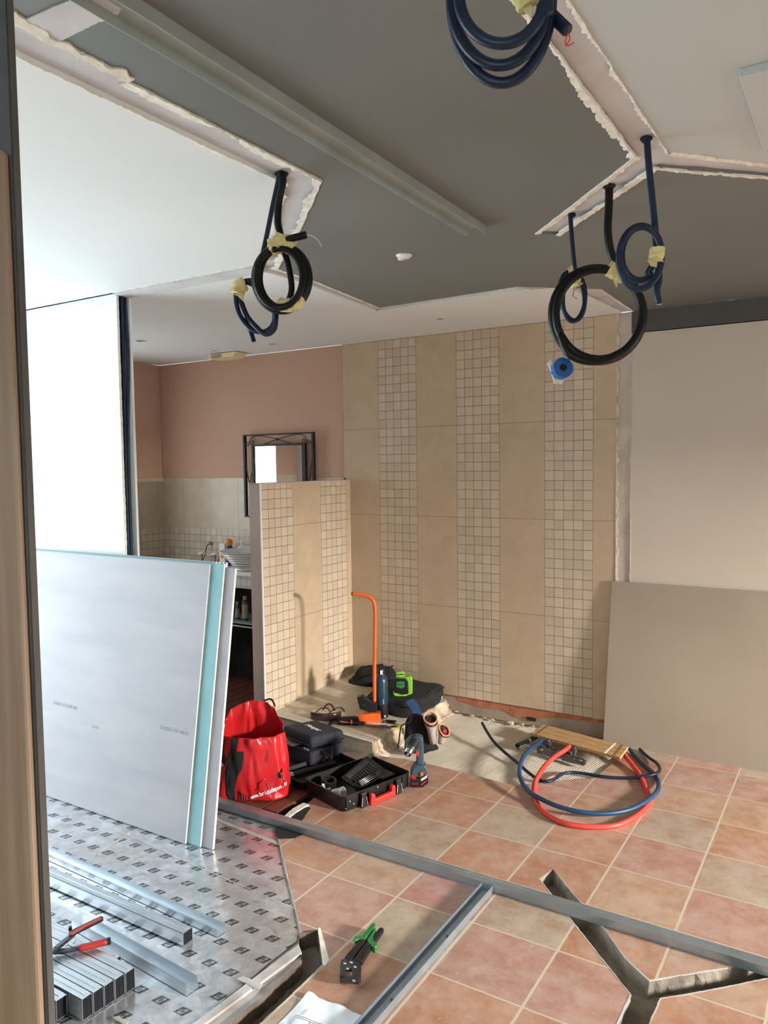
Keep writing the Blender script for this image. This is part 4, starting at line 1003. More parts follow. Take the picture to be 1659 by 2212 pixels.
# ============================================================ ceiling fittings
def spot(name, loc, r, label, group, lit=False):
    t = thing(name, label, 'ceiling spotlight', loc, 0, group)
    bm = B(); lathe(bm, [(r*.62, 0), (r*.66, -.004), (r*.98, -.006), (r, 0)], 28); obj('trim_ring', bm, 'ceil_white', t, smooth=True)
    bm = B(); lathe(bm, [(0, .001), (r*.62, .001), (r*.62, -.001), (0, -.001)], 24); obj('lamp', bm, 'steel_dk', t)
for k, ((a, b), lb) in enumerate(zip(((951, 688), (303, 736), (462, 757), (588, 743)), ('recessed spotlight in the bathroom ceiling above the striped tile wall', 'recessed spotlight in the bathroom ceiling furthest left', 'recessed spotlight just beside the cream vent box', 'recessed spotlight above the mirror, right of the vent box'))):
    p = zp(a, b, HC); spot('ceiling_spotlight', p, .042, lb, 'recessed bathroom spotlights')
p = zp(873, 551, HC)
t = thing('smoke_detector', 'small white disc-shaped fitting on the grey ceiling above the opening', 'ceiling fitting', p)
bm = B(); lathe(bm, [(0, -.014), (.024, -.013), (.032, -.006), (.036, 0)], 28); obj('cover', bm, 'white', t, smooth=True)
bm = B(); lathe(bm, [(0, -.018), (.012, -.018), (.014, -.013)], 18, (-.016, .0, 0)); obj('cap', bm, 'white', t, smooth=True)
a, b = zp(462, 760, HC-.02), zp(522, 772, HC-.02)
pv = zp(490, 771, HC-.03); t = thing('vent_box', 'small cream vent box under the bathroom ceiling', 'vent', (pv.x, pv.y, HC))
bm = B(); prism_vec(bm, [Vector((-.15, -.05, -.005)), Vector((-.145, -.05, -.042)), Vector((.11, -.05, -.042)), Vector((.14, -.05, -.005))], (0, .13, 0)); obj('housing', bm, 'cream', t, bevel=.004)
bm = B(); 
for k in range(5): box2(bm, (-.12, -.0525, -.012-k*.006), (-.01, -.050, -.0145-k*.006))
obj('grille', bm, 'cement', t)

# ============================================================ bathroom furniture
my = yb-.02
x0, x1 = -4.245, -3.555; z1 = 1.985; z0 = 1.322
t = thing('wrought_iron_mirror', 'square mirror in a black wrought iron scroll frame on the pink wall', 'mirror', ((x0+x1)/2, my, z0))
bm = B()
for xa in (x0, x1): box2(bm, (xa-.009, my-.032, z0), (xa+.009, my-.006, z1))
box2(bm, (x0-.01, my-.03, z1-.012), (x1+.01, my-.018, z1)); box2(bm, (x0-.01, my-.03, z0), (x1+.01, my-.018, z0+.012)); obj('outer_frame', bm, 'iron', t, world=True)
ix0, ix1, iz0, iz1 = -4.15, -3.65, 1.415, 1.892
bm = B()
for a, b, c_, d in ((ix0-.012, ix0+.006, iz0-.012, iz1+.012), (ix1-.006, ix1+.026, iz0-.012, iz1+.012), (ix0, ix1, iz0-.012, iz0+.004), (ix0, ix1, iz1-.004, iz1+.012)): box2(bm, (a, my-.035, c_), (b, my-.012, d))
obj('inner_frame', bm, 'iron', t, world=True)
bm = B(); box2(bm, (ix0, my-.022, iz0), (ix1, my-.020, iz1)); obj('mirror_glass', bm, 'mirror', t, world=True)
def scroll(pts, nm='scroll'):
    bm = B(); tube(bm, catmull(pts, .008), .0035, 6); obj(nm, bm, 'iron', t, world=True, smooth=True)
def spiral(cx, cz, r, a0, turns, sgn):
    return [Vector((cx+r*(1-.75*k/16)*math.cos(a0+sgn*turns*2*PI*k/16), my-.025, cz+r*(1-.75*k/16)*math.sin(a0+sgn*turns*2*PI*k/16))) for k in range(17)]
xm = (x0+x1)/2; w_ = x1-x0
for s in (1, -1):
    # top curves
    A = [Vector((xm-s*.14, my-.025, iz1+.010)), Vector((xm, my-.025, z1-.046)), Vector((xm+s*.16, my-.025, z1-.016)), Vector((xm+s*.25, my-.025, z1-.02)), Vector((xm+s*.285, my-.025, z1-.05))]
    scroll(A + spiral(xm+s*.262, z1-.062, .024, 0 if s > 0 else PI, 1.2, -s))
    xe = x1 if s > 0 else x0
    Bc = [Vector((xe-s*.085, my-.025, iz1-.17)), Vector((xe-s*.045, my-.025, iz1-.29)), Vector((xe-s*.012, my-.025, iz1-.12)), Vector((xe-s*.008, my-.025, iz1-.02)), Vector((xe-s*.02, my-.025, iz1+.02))]
    scroll(Bc + spiral(xe-s*.040, iz1+.014, .020, 0 if s > 0 else PI, 1.1, s))
    scroll([Vector((xe-s*.012, my-.025, iz1-.14)), Vector((xe-s*.045, my-.025, iz1-.29)), Vector((xe-s*.085, my-.025, iz1-.42))])
bm = B(); lathe(bm, [(0, -.012), (.010, -.006), (.010, .006), (0, .012)], 12, (xm, my-.026, z1-.046)); obj('knot', bm, 'iron', t, world=True)

# vanity
cz = .93
cf = zp(545, 1238, cz).y
t = thing('vanity_unit', 'built-in vanity with pale worktop and mosaic apron, dark open space below', 'vanity unit', (-4.0, 4.5, 0))
bm = B(); box2(bm, (-4.62, cf, cz-.03), (HX-.1, yb-.002, cz)); obj('worktop', bm, 'white', t, world=True, bevel=.003)
bm = B(); box2(bm, (-4.60, cf+.012, cz-.125), (HX-.1, cf+.03, cz-.031)); obj('apron', bm, 'vanity_tile', t, world=True)
bm = B(); box2(bm, (-4.60, cf+.05, 0), (-4.56, yb-.002, cz-.031)); obj('side_panel', bm, 'shade_and_dark', t, world=True)  # coloured dark to stand for the half wall's shade
bm = B(); box2(bm, (-4.55, yb-.06, 0), (HX-.1, yb-.002, cz-.031)); obj('back_panel', bm, 'shade_and_dark', t, world=True)  # dark board added for the shade below the worktop
zs = yp(530, 1340, 4.45).z
bm = B(); box2(bm, (-4.56, cf+.02, zs-.012), (HX-.1, yb-.07, zs)); obj('shelf', bm, 'shelf_glass', t, world=True)
bm = B(); box2(bm, (-4.56, cf+.012, zs-.035), (HX-.1, cf+.02, zs-.025)); obj('shelf_rail', bm, 'steel', t, world=True)
# sink bowl
cb = (-4.03, 4.48, cz)
t = thing('vessel_sink', 'white ribbed vessel sink standing on the vanity, half hidden by the tiled partition', 'sink', cb)
bm = B(); prof = [(0, .001), (.095, .001)]
for k in range(7):
    f = k/6; r = .10+.10*f; z = .012+.115*f; prof += [(r+.006, z), (r+.004, z+.008), (r+.010, z+.012)]
prof += [(.222, .150), (.222, .154), (.205, .148), (.12, .03), (0, .02)]
lathe(bm, prof, 48); obj('bowl', bm, 'ceramic', t, smooth=True, autos=50)
def bottle(name, label, loc, prof, mat, parts=(), group=None):
    t = thing(name, label, 'bottle', loc, YAW, group); bm = B(); lathe(bm, prof, 20); obj('body', bm, mat, t, smooth=True, autos=40)
    for nm, pr, m_ in parts: bm = B(); lathe(bm, pr, 16); obj(nm, bm, m_, t, smooth=True, autos=40)
    return t
p = yp(523, 1190, 4.66)
t = bottle('soap_dispenser', 'white pump soap bottle with a dark flowery print standing behind the sink', (p.x, 4.66, cz), [(0, 0), (.036, .002), (.038, .13), (.034, .155), (.014, .165), (.014, .175)], 'white', [('pump_collar', [(.013, .175), (.013, .190), (.006, .192), (.006, .215)], 'white'), ('label_print', [(.0385, .05), (.0388, .125)], 'red_dark')])
bm = B(); box2(bm, (-.030, -.006, .213), (.010, .006, .222)); obj('nozzle', bm, 'white', t, bevel=.002)
t.children[2].data.materials[0] = pm('flower_print', sr(236, 232, 232), sr(120, 70, 84), 60, .4)
p = yp(495, 1200, 4.6); t = bottle('blue_bottle', 'blue toiletry bottle with a round orange top beside the sink', (p.x, 4.6, cz), [(0, 0), (.026, .001), (.027, .15), (.020, .165), (.016, .17)], 'blue_bottle', [('orange_top', [(0, .16), (.022, .165), (.034, .185), (.028, .210), (.010, .22), (0, .22)], 'amber')])
p = yp(506, 1190, 4.63); bottle('small_jar', 'small clear jar with white cap between the blue bottle and soap dispenser', (p.x, 4.63, cz), [(0, 0), (.020, .001), (.021, .135), (.016, .15)], 'shelf_glass', [('cap', [(.021, .15), (.021, .185), (0, .185)], 'white')])
p = yp(482, 1200, 4.64); t = thing('toiletry_box', 'narrow white carton with an orange flower picture on the vanity', 'box', (p.x, 4.64, cz), .2)
bm = B(); box2(bm, (-.026, -.015, 0), (.026, .015, .175)); obj('carton', bm, 'white', t, bevel=.001)
bm = B(); lathe(bm, [(0, 0), (.018, 0), (.018, .0006), (0, .0006)], 16, (0, -.0152, .07), Matrix.Rotation(PI/2, 4, 'X')); obj('flower_print', bm, 'amber', t)
for k, (a, hgt, w_) in enumerate(((513, .10, .018), (530, .15, .024))):
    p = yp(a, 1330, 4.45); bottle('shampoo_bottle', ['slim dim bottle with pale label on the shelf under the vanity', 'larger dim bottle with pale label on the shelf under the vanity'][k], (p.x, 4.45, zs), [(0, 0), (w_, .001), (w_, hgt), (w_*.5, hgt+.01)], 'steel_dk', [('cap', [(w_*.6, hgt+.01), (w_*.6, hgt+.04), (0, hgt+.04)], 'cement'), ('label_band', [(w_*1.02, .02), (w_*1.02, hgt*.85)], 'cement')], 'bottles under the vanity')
# coat hooks
for k, ((ka, kb), (ea, eb)) in enumerate((((456, 1173), (436, 1190)), ((487, 1180), (464, 1192)))):
    p = yp(ka, kb, yb-.004); t = thing('coat_hook', ['left of two curved iron wall hooks with white porcelain knobs', 'right of two curved iron wall hooks with white porcelain knobs, beside the carton'][k], 'hook', p, 0, 'porcelain wall hooks')
    bm = B(); lathe(bm, [(0, .012), (.010, .010), (.016, 0), (.0, 0)], 18, (0, -.012, 0), Matrix.Rotation(PI/2, 4, 'X')); obj('wall_rose', bm, 'cement', t, smooth=True)
    e = yp(ea, eb, yb-.1)-p
    bm = B(); tube(bm, catmull([Vector((0, -.016, 0)), Vector((-.022, -.03, -.03)), Vector((-.03, -.05, -.11)), Vector((-.05, -.07, -.155)), Vector((e.x*.55-.01, -.09, -.165)), Vector((e.x*.95, -.095, -.13)), Vector((e.x, -.095, e.z-.02))], .006), .0035, 8); obj('iron_arm', bm, 'iron', t, smooth=True)
    bm = B(); lathe(bm, [(.0, .018), (.02, .014), (.036, 0), (.034, -.004), (0, .004)], 24, (e.x, e.y, e.z-.02)); obj('porcelain_knob', bm, 'ceramic', t, smooth=True)

# ============================================================ plumbing at the right
pz = .062
t = thing('wooden_plank', 'short flat packing board with grooved ends, bridging the pipe manifold beside the leaning beige sheet', 'wooden board', zp(1250, 1600, pz))
def q4(x, y): return (1020+x*.25316, 1540+y*.25316)
c = [zp(*q4(*p), pz) for p in ((497, 172), (605, 95), (1332, 287), (1262, 380))]
bm = B(); prism_vec(bm, c, (0, 0, -.016)); obj('board', bm, 'plankwood', t, world=True, bevel=.002)
for k, (f0, w) in enumerate(((.055, .0016), (.07, .0012), (.925, .0016), (.94, .0012))):
    bm = B(); a_0 = c[0].lerp(c[3], f0); b_0 = c[1].lerp(c[2], f0); d = (c[3]-c[0]).normalized()*w
    prism_vec(bm, [a_0-d, a_0+d, b_0+d, b_0-d], (0, 0, .0006)); obj('groove', bm, 'shade_and_dark', t, world=True)
for f in (.33, .66):
    bm = B(); a_0 = c[0].lerp(c[1], f); b_0 = c[3].lerp(c[2], f); d = (c[1]-c[0]).normalized()*.0009; prism_vec(bm, [a_0-d, a_0+d, b_0+d, b_0-d], (0, 0, .0005)); obj('groove', bm, 'red_dark', t, world=True)
bm = B(); a_0 = c[0].lerp(c[3], .84); b_0 = c[1].lerp(c[2], .86); d = (c[3]-c[0]).normalized()*.006; prism_vec(bm, rag([a_0-d, a_0+d, b_0+d, b_0-d], .003, .01), (0, 0, .0008)); obj('plaster_smear', bm, 'plaster', t, world=True)
# manifold
zm = .022
t = thing('pipe_manifold', 'dark metal water manifold with shiny valve caps on the screed below the wooden board', 'manifold', zp(*q4(760, 380), 0))
A_, B_ = zp(*q4(565, 310), zm), zp(*q4(958, 425), zm); dd = (B_-A_).normalized(); nn_ = Vector((-dd.y, dd.x, 0))
bm = B()
prism_vec(bm, [A_+nn_*x+Vector((0, 0, z)) for x, z in ((-.018, -.018), (.018, -.018), (.018, .016), (-.018, .016))], (B_-A_)*.82); obj('body', bm, 'steel_dk', t, world=True, bevel=.003)
bm = B(); tube(bm, [B_-dd*.07, B_-dd*.004], .020, 18); tube(bm, [B_-dd*.006, B_+dd*.002], .016, 18); obj('end_cap', bm, 'steel_dk', t, world=True, smooth=True, autos=40)
for x, y, r in ((650, 262, .024), (872, 320, .019)):
    p = zp(*q4(x, y), .04); bm = B(); lathe(bm, [(r*.6, -.03), (r*.6, -.006), (r, -.004), (r, .006), (r*.8, .010), (r*.8, .015), (r*.5, .016), (r*.45, .024), (0, .024)], 22, p); obj('valve', bm, 'steel_dk', t, world=True, smooth=True, autos=40)
for x, y in ((590, 312), (925, 405), (745, 392)):
    p = zp(*q4(x, y), .036); bm = B(); tube(bm, [p-dd*.012, p+dd*.012], .004, 10); obj('chrome_fitting', bm, 'steel', t, world=True, smooth=True)
for x, y in ((830, 350), (700, 320)):
    p = zp(*q4(x, y), .03); bm = B(); box(bm, p, (.03, .024, .03), Matrix.Rotation(math.atan2(dd.y, dd.x), 4, 'Z')); obj('hex_block', bm, 'steel_dk', t, world=True, bevel=.003)
# grey open pipe
bm = B(); a_0 = zp(*q4(390, 285), .016); b_0 = zp(*q4(540, 205), .016); d = (b_0-a_0).normalized()
tube(bm, [a_0+d*.05, a_0, a_0], [.019, .019, .0155], 22, caps=False); tube(bm, [a_0, a_0+d*.10], [.0155, .0155], 22, caps=False); tube(bm, [a_0+d*.05, b_0+d*.03], .0165, 22)
tag(obj('drain_pipe', bm, 'grey_pipe', smooth=True, autos=40), 'short open grey waste pipe sticking out of the screed left of the manifold', 'pipe')
# hoses
def H4(pts): return [zp(*q4(a, b), z) for a, b, z in pts]
def hose(name, label, pts, r, mat, pitch=.006, amp=.03):
    bm = B(); corr(bm, H4(pts), r, pitch, amp, 14); return tag(obj(name, bm, mat, smooth=True), label, 'hose')
hose('red_hose', 'red corrugated hose looping over the tiles from the manifold', [(832, 285, .058), (780, 325, .055), (690, 385, .05), (600, 480, .04), (540, 590, .025), (530, 700, .014), (570, 800, .0125), (660, 880, .0125), (800, 945, .0125), (1000, 972, .0125), (1200, 965, .0125), (1350, 910, .0125), (1470, 820, .0125), (1510, 740, .0125), (1480, 640, .0125), (1430, 530, .0125), (1370, 450, .02), (1310, 370, .03), (1275, 320, .03)], .0125, 'hose_red', .005, .05)
hose('blue_hose', 'thick blue hose looping over the red one on the tiles', [(606, 228, .05), (520, 290, .07), (440, 370, .07), (405, 470, .065), (412, 560, .055), (465, 650, .042), (570, 725, .036), (740, 800, .036), (950, 850, .032), (1150, 858, .030), (1340, 825, .030), (1480, 755, .036), (1570, 680, .034), (1592, 610, .022), (1570, 545, .012), (1520, 490, .0125), (1440, 420, .0125), (1370, 345, .0125), (1345, 310, .02)], .0115, 'hose_blue')
hose('blue_hose', 'thin navy hose with a free end lying across the screed, wavy on the tiles', [(85, 85, .075), (120, 150, .06), (180, 240, .04), (270, 330, .02), (380, 420, .008), (480, 510, .008), (570, 570, .008), (640, 584, .010), (700, 565, .010), (760, 525, .012), (850, 508, .010), (980, 522, .0095), (1130, 545, .0095), (1300, 556, .0095), (1450, 545, .022), (1560, 520, .032), (1600, 485, .030), (1575, 430, .022), (1500, 375, .012), (1430, 310, .010)], .0088, 'conduit_blue')
# crumbs of mortar along the wall base
for k, (a, b, s) in enumerate(((1102, 1564, .022), (1092, 1561, .012), (1128, 1566, .010), (1152, 1570, .009), (985, 1538, .016), (1020, 1547, .012), (1064, 1556, .013), (1047, 1552, .009))):
    p = zp(a, b, -.004); bm = B(); bmesh.ops.create_icosphere(bm, subdivisions=2, radius=s, matrix=Matrix.Diagonal((1.3, .9, .55, 1)))
    for v in bm.verts: v.co *= 1+.5*noise.noise(v.co*60+Vector((k*5, 0, 0)))
    o = obj('mortar_crumb', bm, 'rubble'); o.location = p-Vector((0, 0, s*.2)); tag(o, ['largest pale mortar chunk by the exposed wall base, left of the wooden board', 'small mortar crumb just left of the largest chunk', 'small mortar crumb under the dark notch in the brick base', 'small mortar crumb nearest the wooden board', 'mortar lump in the corner beside the tiled platform', 'mortar crumb a hand width right of the platform corner lump', 'pale mortar crumb halfway along the brick base, right one of a pair', 'pale mortar crumb halfway along the brick base, left one of a pair'][k], 'rubble', 'mortar crumbs along the wall base')
p = zp(835, 1532)
bm = B(); a_0 = yp(1148, 1560, yb+.004); box2(bm, (a_0.x-.03, yb+.0, .03), (a_0.x+.03, yb+.014, .052)); tag(obj('wall_notch', bm, 'shade_and_dark'), 'dark rectangular notch knocked in the exposed brick base', 'notch')  # solid dark block; the notch's shade is in its colour

# ============================================================ platform things
def platz(p):
    fy_ = min(1, max(0, (p.y-3.775)/(yb-3.775)))
    l = .125+.045*fy_; m_ = .104+.021*fy_; r = .08
    if p.x < -2.85: f = (p.x+3.249)/(.399); return l+(m_-l)*f
    f = min(1, (p.x+2.85)/.395); return m_+(r-m_)*f
def on_plat(a, b):
    z = .1
    for _ in range(4): p = zp(a, b, z); z = platz(p)
    return zp(a, b, z)
# black soft laser bag
t = thing('soft_tool_bag', 'flat black soft bag lying on the tiled platform under the lime laser level', 'bag', (-2.64, 4.465, .082), math.radians(2))
def pillow(bm, sx, sy, sz, nx=16, e=4.5, seed=0, amp=.006):
    rings = []
    for i in range(-8, 9):
        f = i/8; s = (1-abs(f)**e)**(1/e) if abs(f) < 1 else 0.02
        s = max(s, .05)
        ring = []
        for k in range(48):
            a = 2*PI*k/48; c_, s_ = math.cos(a), math.sin(a)
            ex = 5
            rr = 1/((abs(c_)**ex+abs(s_)**ex)**(1/ex))
            k2 = .86+.14*s
            p = Vector((sx/2*rr*c_*k2, sy/2*rr*s_*k2, sz/2+sz/2*f))
            p += Vector((noise.noise(p*14+Vector((seed, 0, 0))), noise.noise(p*14+Vector((0, seed, 3))), noise.noise(p*9+Vector((2, 0, seed)))))*amp
            ring.append(p)
        rings.append(ring)
    loft(bm, rings)
bm = B(); pillow(bm, .40, .52, .115, seed=3, amp=.016); obj('body', bm, 'fabric_blk', t, smooth=True)
bm = B(); pts = [Vector((.19*math.copysign(1, math.cos(a))*min(1, abs(math.cos(a))*1.35)+.0, .25*math.copysign(1, math.sin(a))*min(1, abs(math.sin(a))*1.35), .085+.006*math.sin(a*3))) for a in [2*PI*k/40 for k in range(40)]]
tube(bm, [p*1.02 for p in pts], .0035, 6, closed=True); obj('zip_seam', bm, 'blk', t, smooth=True)
# black jacket heaped in the corner
j0 = on_plat(800, 1478); t = thing('black_jacket', 'crumpled black jacket heaped in the platform corner behind the blue bottle', 'jacket', (j0.x, j0.y+.05, platz(j0)), YAW)
sil = [(743, 1486), (752, 1470), (765, 1462), (772, 1446), (783, 1440), (806, 1438), (835, 1440), (852, 1447), (862, 1458), (866, 1480), (862, 1500), (840, 1500), (800, 1494), (770, 1490)]
L = [fl(t.location, *p) for p in sil]; cx_ = sum(p.x for p in L)/len(L); zmx = max(p.z for p in L)
bm = B(); rings = []
for i in range(-9, 10):
    f = i/9; s = max(.06, (1-abs(f)**2.4)**(1/2.4)) if abs(f) < 1 else .04
    ring = []
    P = catmull(L, .02, True)
    for k in range(64):
        p = P[int(k*len(P)/64)]; q = Vector((cx_+(p.x-cx_)*(.35+.65*s), f*.11, max(0, p.z)*(.25+.75*s)))
        q += Vector((noise.noise(q*22), noise.noise(q*22+Vector((5, 0, 0))), noise.noise(q*22+Vector((0, 7, 0)))))*.016
        q.z = max(q.z, .0); ring.append(q)
    rings.append(ring)
loft(bm, rings); obj('cloth', bm, 'fabric_blk', t, smooth=True)
bm = B(); tube(bm, catmull([Vector((cx_-.13, -.115, .03)), Vector((cx_-.05, -.13, .075)), Vector((cx_+.05, -.125, .10)), Vector((cx_+.14, -.10, .15))], .01), .006, 8); obj('sleeve_fold', bm, 'fabric_blk', t, smooth=True)
# laser level
zl = .19
ll = zp(872, 1502, zl); t = thing('laser_level', 'lime green and black laser level standing on the soft black bag', 'laser level', ll, YAW)
def FL(lst, t, dy=0): return [fl(t.location, a, b, dy) for a, b in lst]
def fprism(name, lst, t, d0, d1, mat, bevel=.002, **kw):
    P = [Vector((p.x, d0, p.z)) for p in FL(lst, t, 0)]; bm = B(); prism_vec(bm, P, (0, d1-d0, 0)); return obj(name, bm, mat, t, bevel=bevel, **kw)
def q3(x, y): return (660+x*.19289, 1400+y*.19289)
def Q3(l): return [q3(*p) for p in l]
fprism('lime_shell', Q3([(1010, 330), (1180, 312), (1197, 335), (1197, 500), (1160, 520), (1010, 500)]), t, -.02, .035, 'lime', .006)
fprism('black_bumper', Q3([(1000, 330), (1120, 325), (1148, 350), (1155, 495), (1130, 512), (995, 490)]), t, -.027, .0, 'blk', .006)
fprism('lime_panel', Q3([(1018, 362), (1105, 362), (1108, 420), (1075, 440), (1015, 420)]), t, -.031, -.027, 'green', .001)
bm = text_bm('Huepar', .012, frame(fl(t.location, *q3(1062, 392))+Vector((0, -.032, 0)), (1, 0, 0), (0, 0, 1))); obj('brand_print', bm, 'blk', t)
fprism('laser_head', Q3([(1010, 265), (1085, 255), (1110, 272), (1110, 312), (1060, 322), (1015, 310)]), t, -.02, .02, 'lime', .003)
fprism('laser_window', Q3([(1015, 283), (1100, 280), (1100, 290), (1015, 292)]), t, -.022, -.018, 'blk', 0)
fprism('stand_foot', Q3([(980, 500), (1000, 490), (1060, 512), (1130, 500), (1140, 520), (1080, 540), (1000, 522)]), t, -.03, .03, 'lime', .003)
# insulated bottle
bl_ = on_plat(824, 1548); t = thing('insulated_bottle', 'dark teal insulated drinking bottle with black base and carry loop, behind the orange pole', 'bottle', bl_, YAW)
bm = B(); lathe(bm, [(.045, .088), (.0455, .10), (.0455, .235), (.040, .262), (.026, .276), (.024, .285), (0, .285)], 36); obj('body', bm, 'teal_bottle', t, smooth=True, autos=50)
bm = B(); lathe(bm, [(0, 0), (.044, 0), (.0465, .004), (.0465, .088), (.044, .089)], 36); obj('base_boot', bm, 'blk', t, smooth=True, autos=50)
bm = B(); lathe(bm, [(0, .284), (.024, .284), (.0245, .315), (.020, .320), (0, .320)], 24); obj('cap', bm, 'blk', t, smooth=True, autos=50)
bm = B(); tube(bm, catmull([Vector((-.016, 0, .312)), Vector((-.015, 0, .338)), Vector((-.004, 0, .345)), Vector((.012, 0, .343)), Vector((.020, 0, .334)), Vector((.022, 0, .305))], .005), .0045, 10); obj('carry_loop', bm, 'blk', t, smooth=True)
bm = B(); box2(bm, (-.004, -.0275, .286), (.010, -.0245, .312)); obj('cap_label', bm, 'print_white', t)
bm = B(); 
for z_, w_ in ((.098, .004), (.106, .005), (.114, .003), (.122, .005)): box2(bm, (.012, -.0465, z_), (.012+w_, -.0425, z_+.005))
obj('logo_print', bm, 'print_white', t); bm = B(); box2(bm, (.018, -.0475, .012), (.028, -.042, .022)); obj('base_label', bm, 'print_white', t)
# orange board lifter
pl_ = on_plat(806, 1556); t = thing('board_lifter', 'orange plasterboard foot lifter with tall bent orange pole and black pedal', 'board lifter', pl_, YAW)
pp = FL([(809, 1516), (809, 1440), (810, 1360), (810, 1322), (808, 1302), (800, 1291), (786, 1285), (760, 1282)], t)
bm = B(); tube(bm, catmull(pp, .01), .0118, 14); obj('pole', bm, 'orange', t, smooth=True)
bm = B(); d = (pp[-1]-pp[-2]).normalized(); tube(bm, [pp[-1]-d*.002, pp[-1]+d*.003], .0122, 14); obj('end_cap', bm, 'blk', t)
fprism('pedal', Q3([(575, 540), (640, 520), (690, 560), (750, 595), (800, 606), (802, 705), (720, 700), (610, 670)]), t, -.03, .02, 'blk', .004)
fprism('wedge_base', Q3([(540, 768), (640, 722), (740, 705), (838, 712), (846, 790), (750, 846), (640, 812)]), t, -.05, .03, 'orange', .002)
bm = B(); lathe(bm, [(0, .0), (.0035, 0), (.0035, .001), (0, .001)], 10, fl(t.location, *q3(657, 618))+Vector((0, -.031, 0)), Matrix.Rotation(PI/2, 4, 'X')); obj('rivet', bm, 'steel', t)
# safety glasses
gl_ = on_plat(705, 1553); t = thing('safety_glasses', 'smoky wrap-around safety glasses lying on the platform', 'glasses', gl_, YAW)
P = catmull(FL(Q3([(55, 720), (90, 770), (180, 795), (300, 800), (370, 770), (400, 745)]), t), .01)
bm = B(); n = len(P); R = []
for i, p in enumerate(P):
    y = -.05*math.sin(PI*i/(n-1)); R.append([Vector((p.x, y, 0.002)), Vector((p.x, y-.004, .05)), Vector((p.x, y, .052)), Vector((p.x, y+.004, .002))])
loft(bm, R); obj('lens', bm, 'lens', t, smooth=True)
for xo in (-.075, .02): 
    bm = B(); tube(bm, catmull([Vector((xo, -.03, .045)), Vector((xo+.04, .03, .06)), Vector((xo+.075, .09, .04)), Vector((xo+.09, .11, .012))], .01), .004, 8); obj('temple', bm, 'lens', t, smooth=True)
bm = B(); tube(bm, catmull(FL(Q3([(195, 690), (230, 640), (270, 625), (310, 660), (325, 700)]), t), .006), .006, 8); obj('nose_bridge', bm, 'lens', t, smooth=True)
# utility knife / trowel
kn = on_plat(775, 1570); t = thing('putty_knife', 'filling knife with black and orange grip lying on the front edge of the platform', 'knife', kn, YAW)
bm = B(); tube(bm, catmull([fl(kn, *q3(x, y))+Vector((0, 0, .012)) for x, y in ((510, 850), (580, 858), (670, 868))], .01), .012, 12); obj('grip', bm, 'blk', t, smooth=True)
for x in (515, 668):
    bm = B(); p = fl(kn, *q3(x, 850 if x < 600 else 866))+Vector((0, 0, .012)); lathe(bm, [(.0128, -.005), (.0138, 0), (.0128, .005)], 14, p, Matrix.Rotation(PI/2, 4, 'Y')); obj('orange_ring', bm, 'orange', t, smooth=True)
bm = B(); P = [fl(kn, *q3(x, y)) for x, y in ((670, 862), (920, 878), (900, 905), (860, 912), (690, 885))]; prism_vec(bm, [Vector((p.x, (p.z)*1.8, .006)) for p in P], (0, 0, .002)); obj('blade', bm, 'steel_dk', t)
bm = B(); tube(bm, catmull([fl(kn, *q3(x, y))+Vector((0, 0, .01)) for x, y in ((380, 838), (440, 846), (510, 852))], .01), .0035, 8); obj('shaft', bm, 'orange', t, smooth=True)
gv = on_plat(752, 1564); t = thing('work_glove', 'dark crumpled work glove lying between the safety glasses and the orange wedge', 'glove', gv, YAW)
bm = B(); pillow(bm, .13, .07, .035, e=2.2, seed=8, amp=.014); obj('palm', bm, 'fabric_blk', t, smooth=True)
for k in range(4):
    bm = B(); tube(bm, catmull([Vector((-.05, -.02+.014*k, .018)), Vector((-.09, -.03+.016*k, .02)), Vector((-.115, -.045+.02*k, .010))], .01), .009, 8); obj('finger', bm, 'fabric_blk', t, smooth=True)
ch_ = on_plat(838, 1572); t = thing('chisel', 'thin dark steel chisel lying by the yellow box on the platform', 'chisel', ch_, YAW)
bm = B(); tube(bm, [Vector((-.07, 0, .006)), Vector((.06, -.01, .006))], .005, 8); obj('shank', bm, 'steel_dk', t); bm = B(); tube(bm, [Vector((.055, -.01, .008)), Vector((.1, -.014, .008))], .008, 10); obj('grip', bm, 'yellow', t)
yx = on_plat(855, 1574); t = thing('bit_box', 'small yellowish flat bit box at the broken edge of the platform', 'box', yx, YAW+.2)
bm = B(); box2(bm, (-.035, -.02, 0), (.03, .02, .014)); obj('box', bm, 'yellow', t, bevel=.002); bm = B(); box2(bm, (-.03, -.016, .0142), (.02, .012, .0160)); obj('dark_lid', bm, 'blk', t)
tr_ = on_plat(838, 1560); bm = B(); box(bm, tr_+Vector((0, 0, .004)), (.10, .06, .004), Matrix.Rotation(YAW-.3, 4, 'Z')); tag(obj('clear_packet', bm, 'lens'), 'flat brownish clear plastic packet lying right of the orange wedge', 'packet')

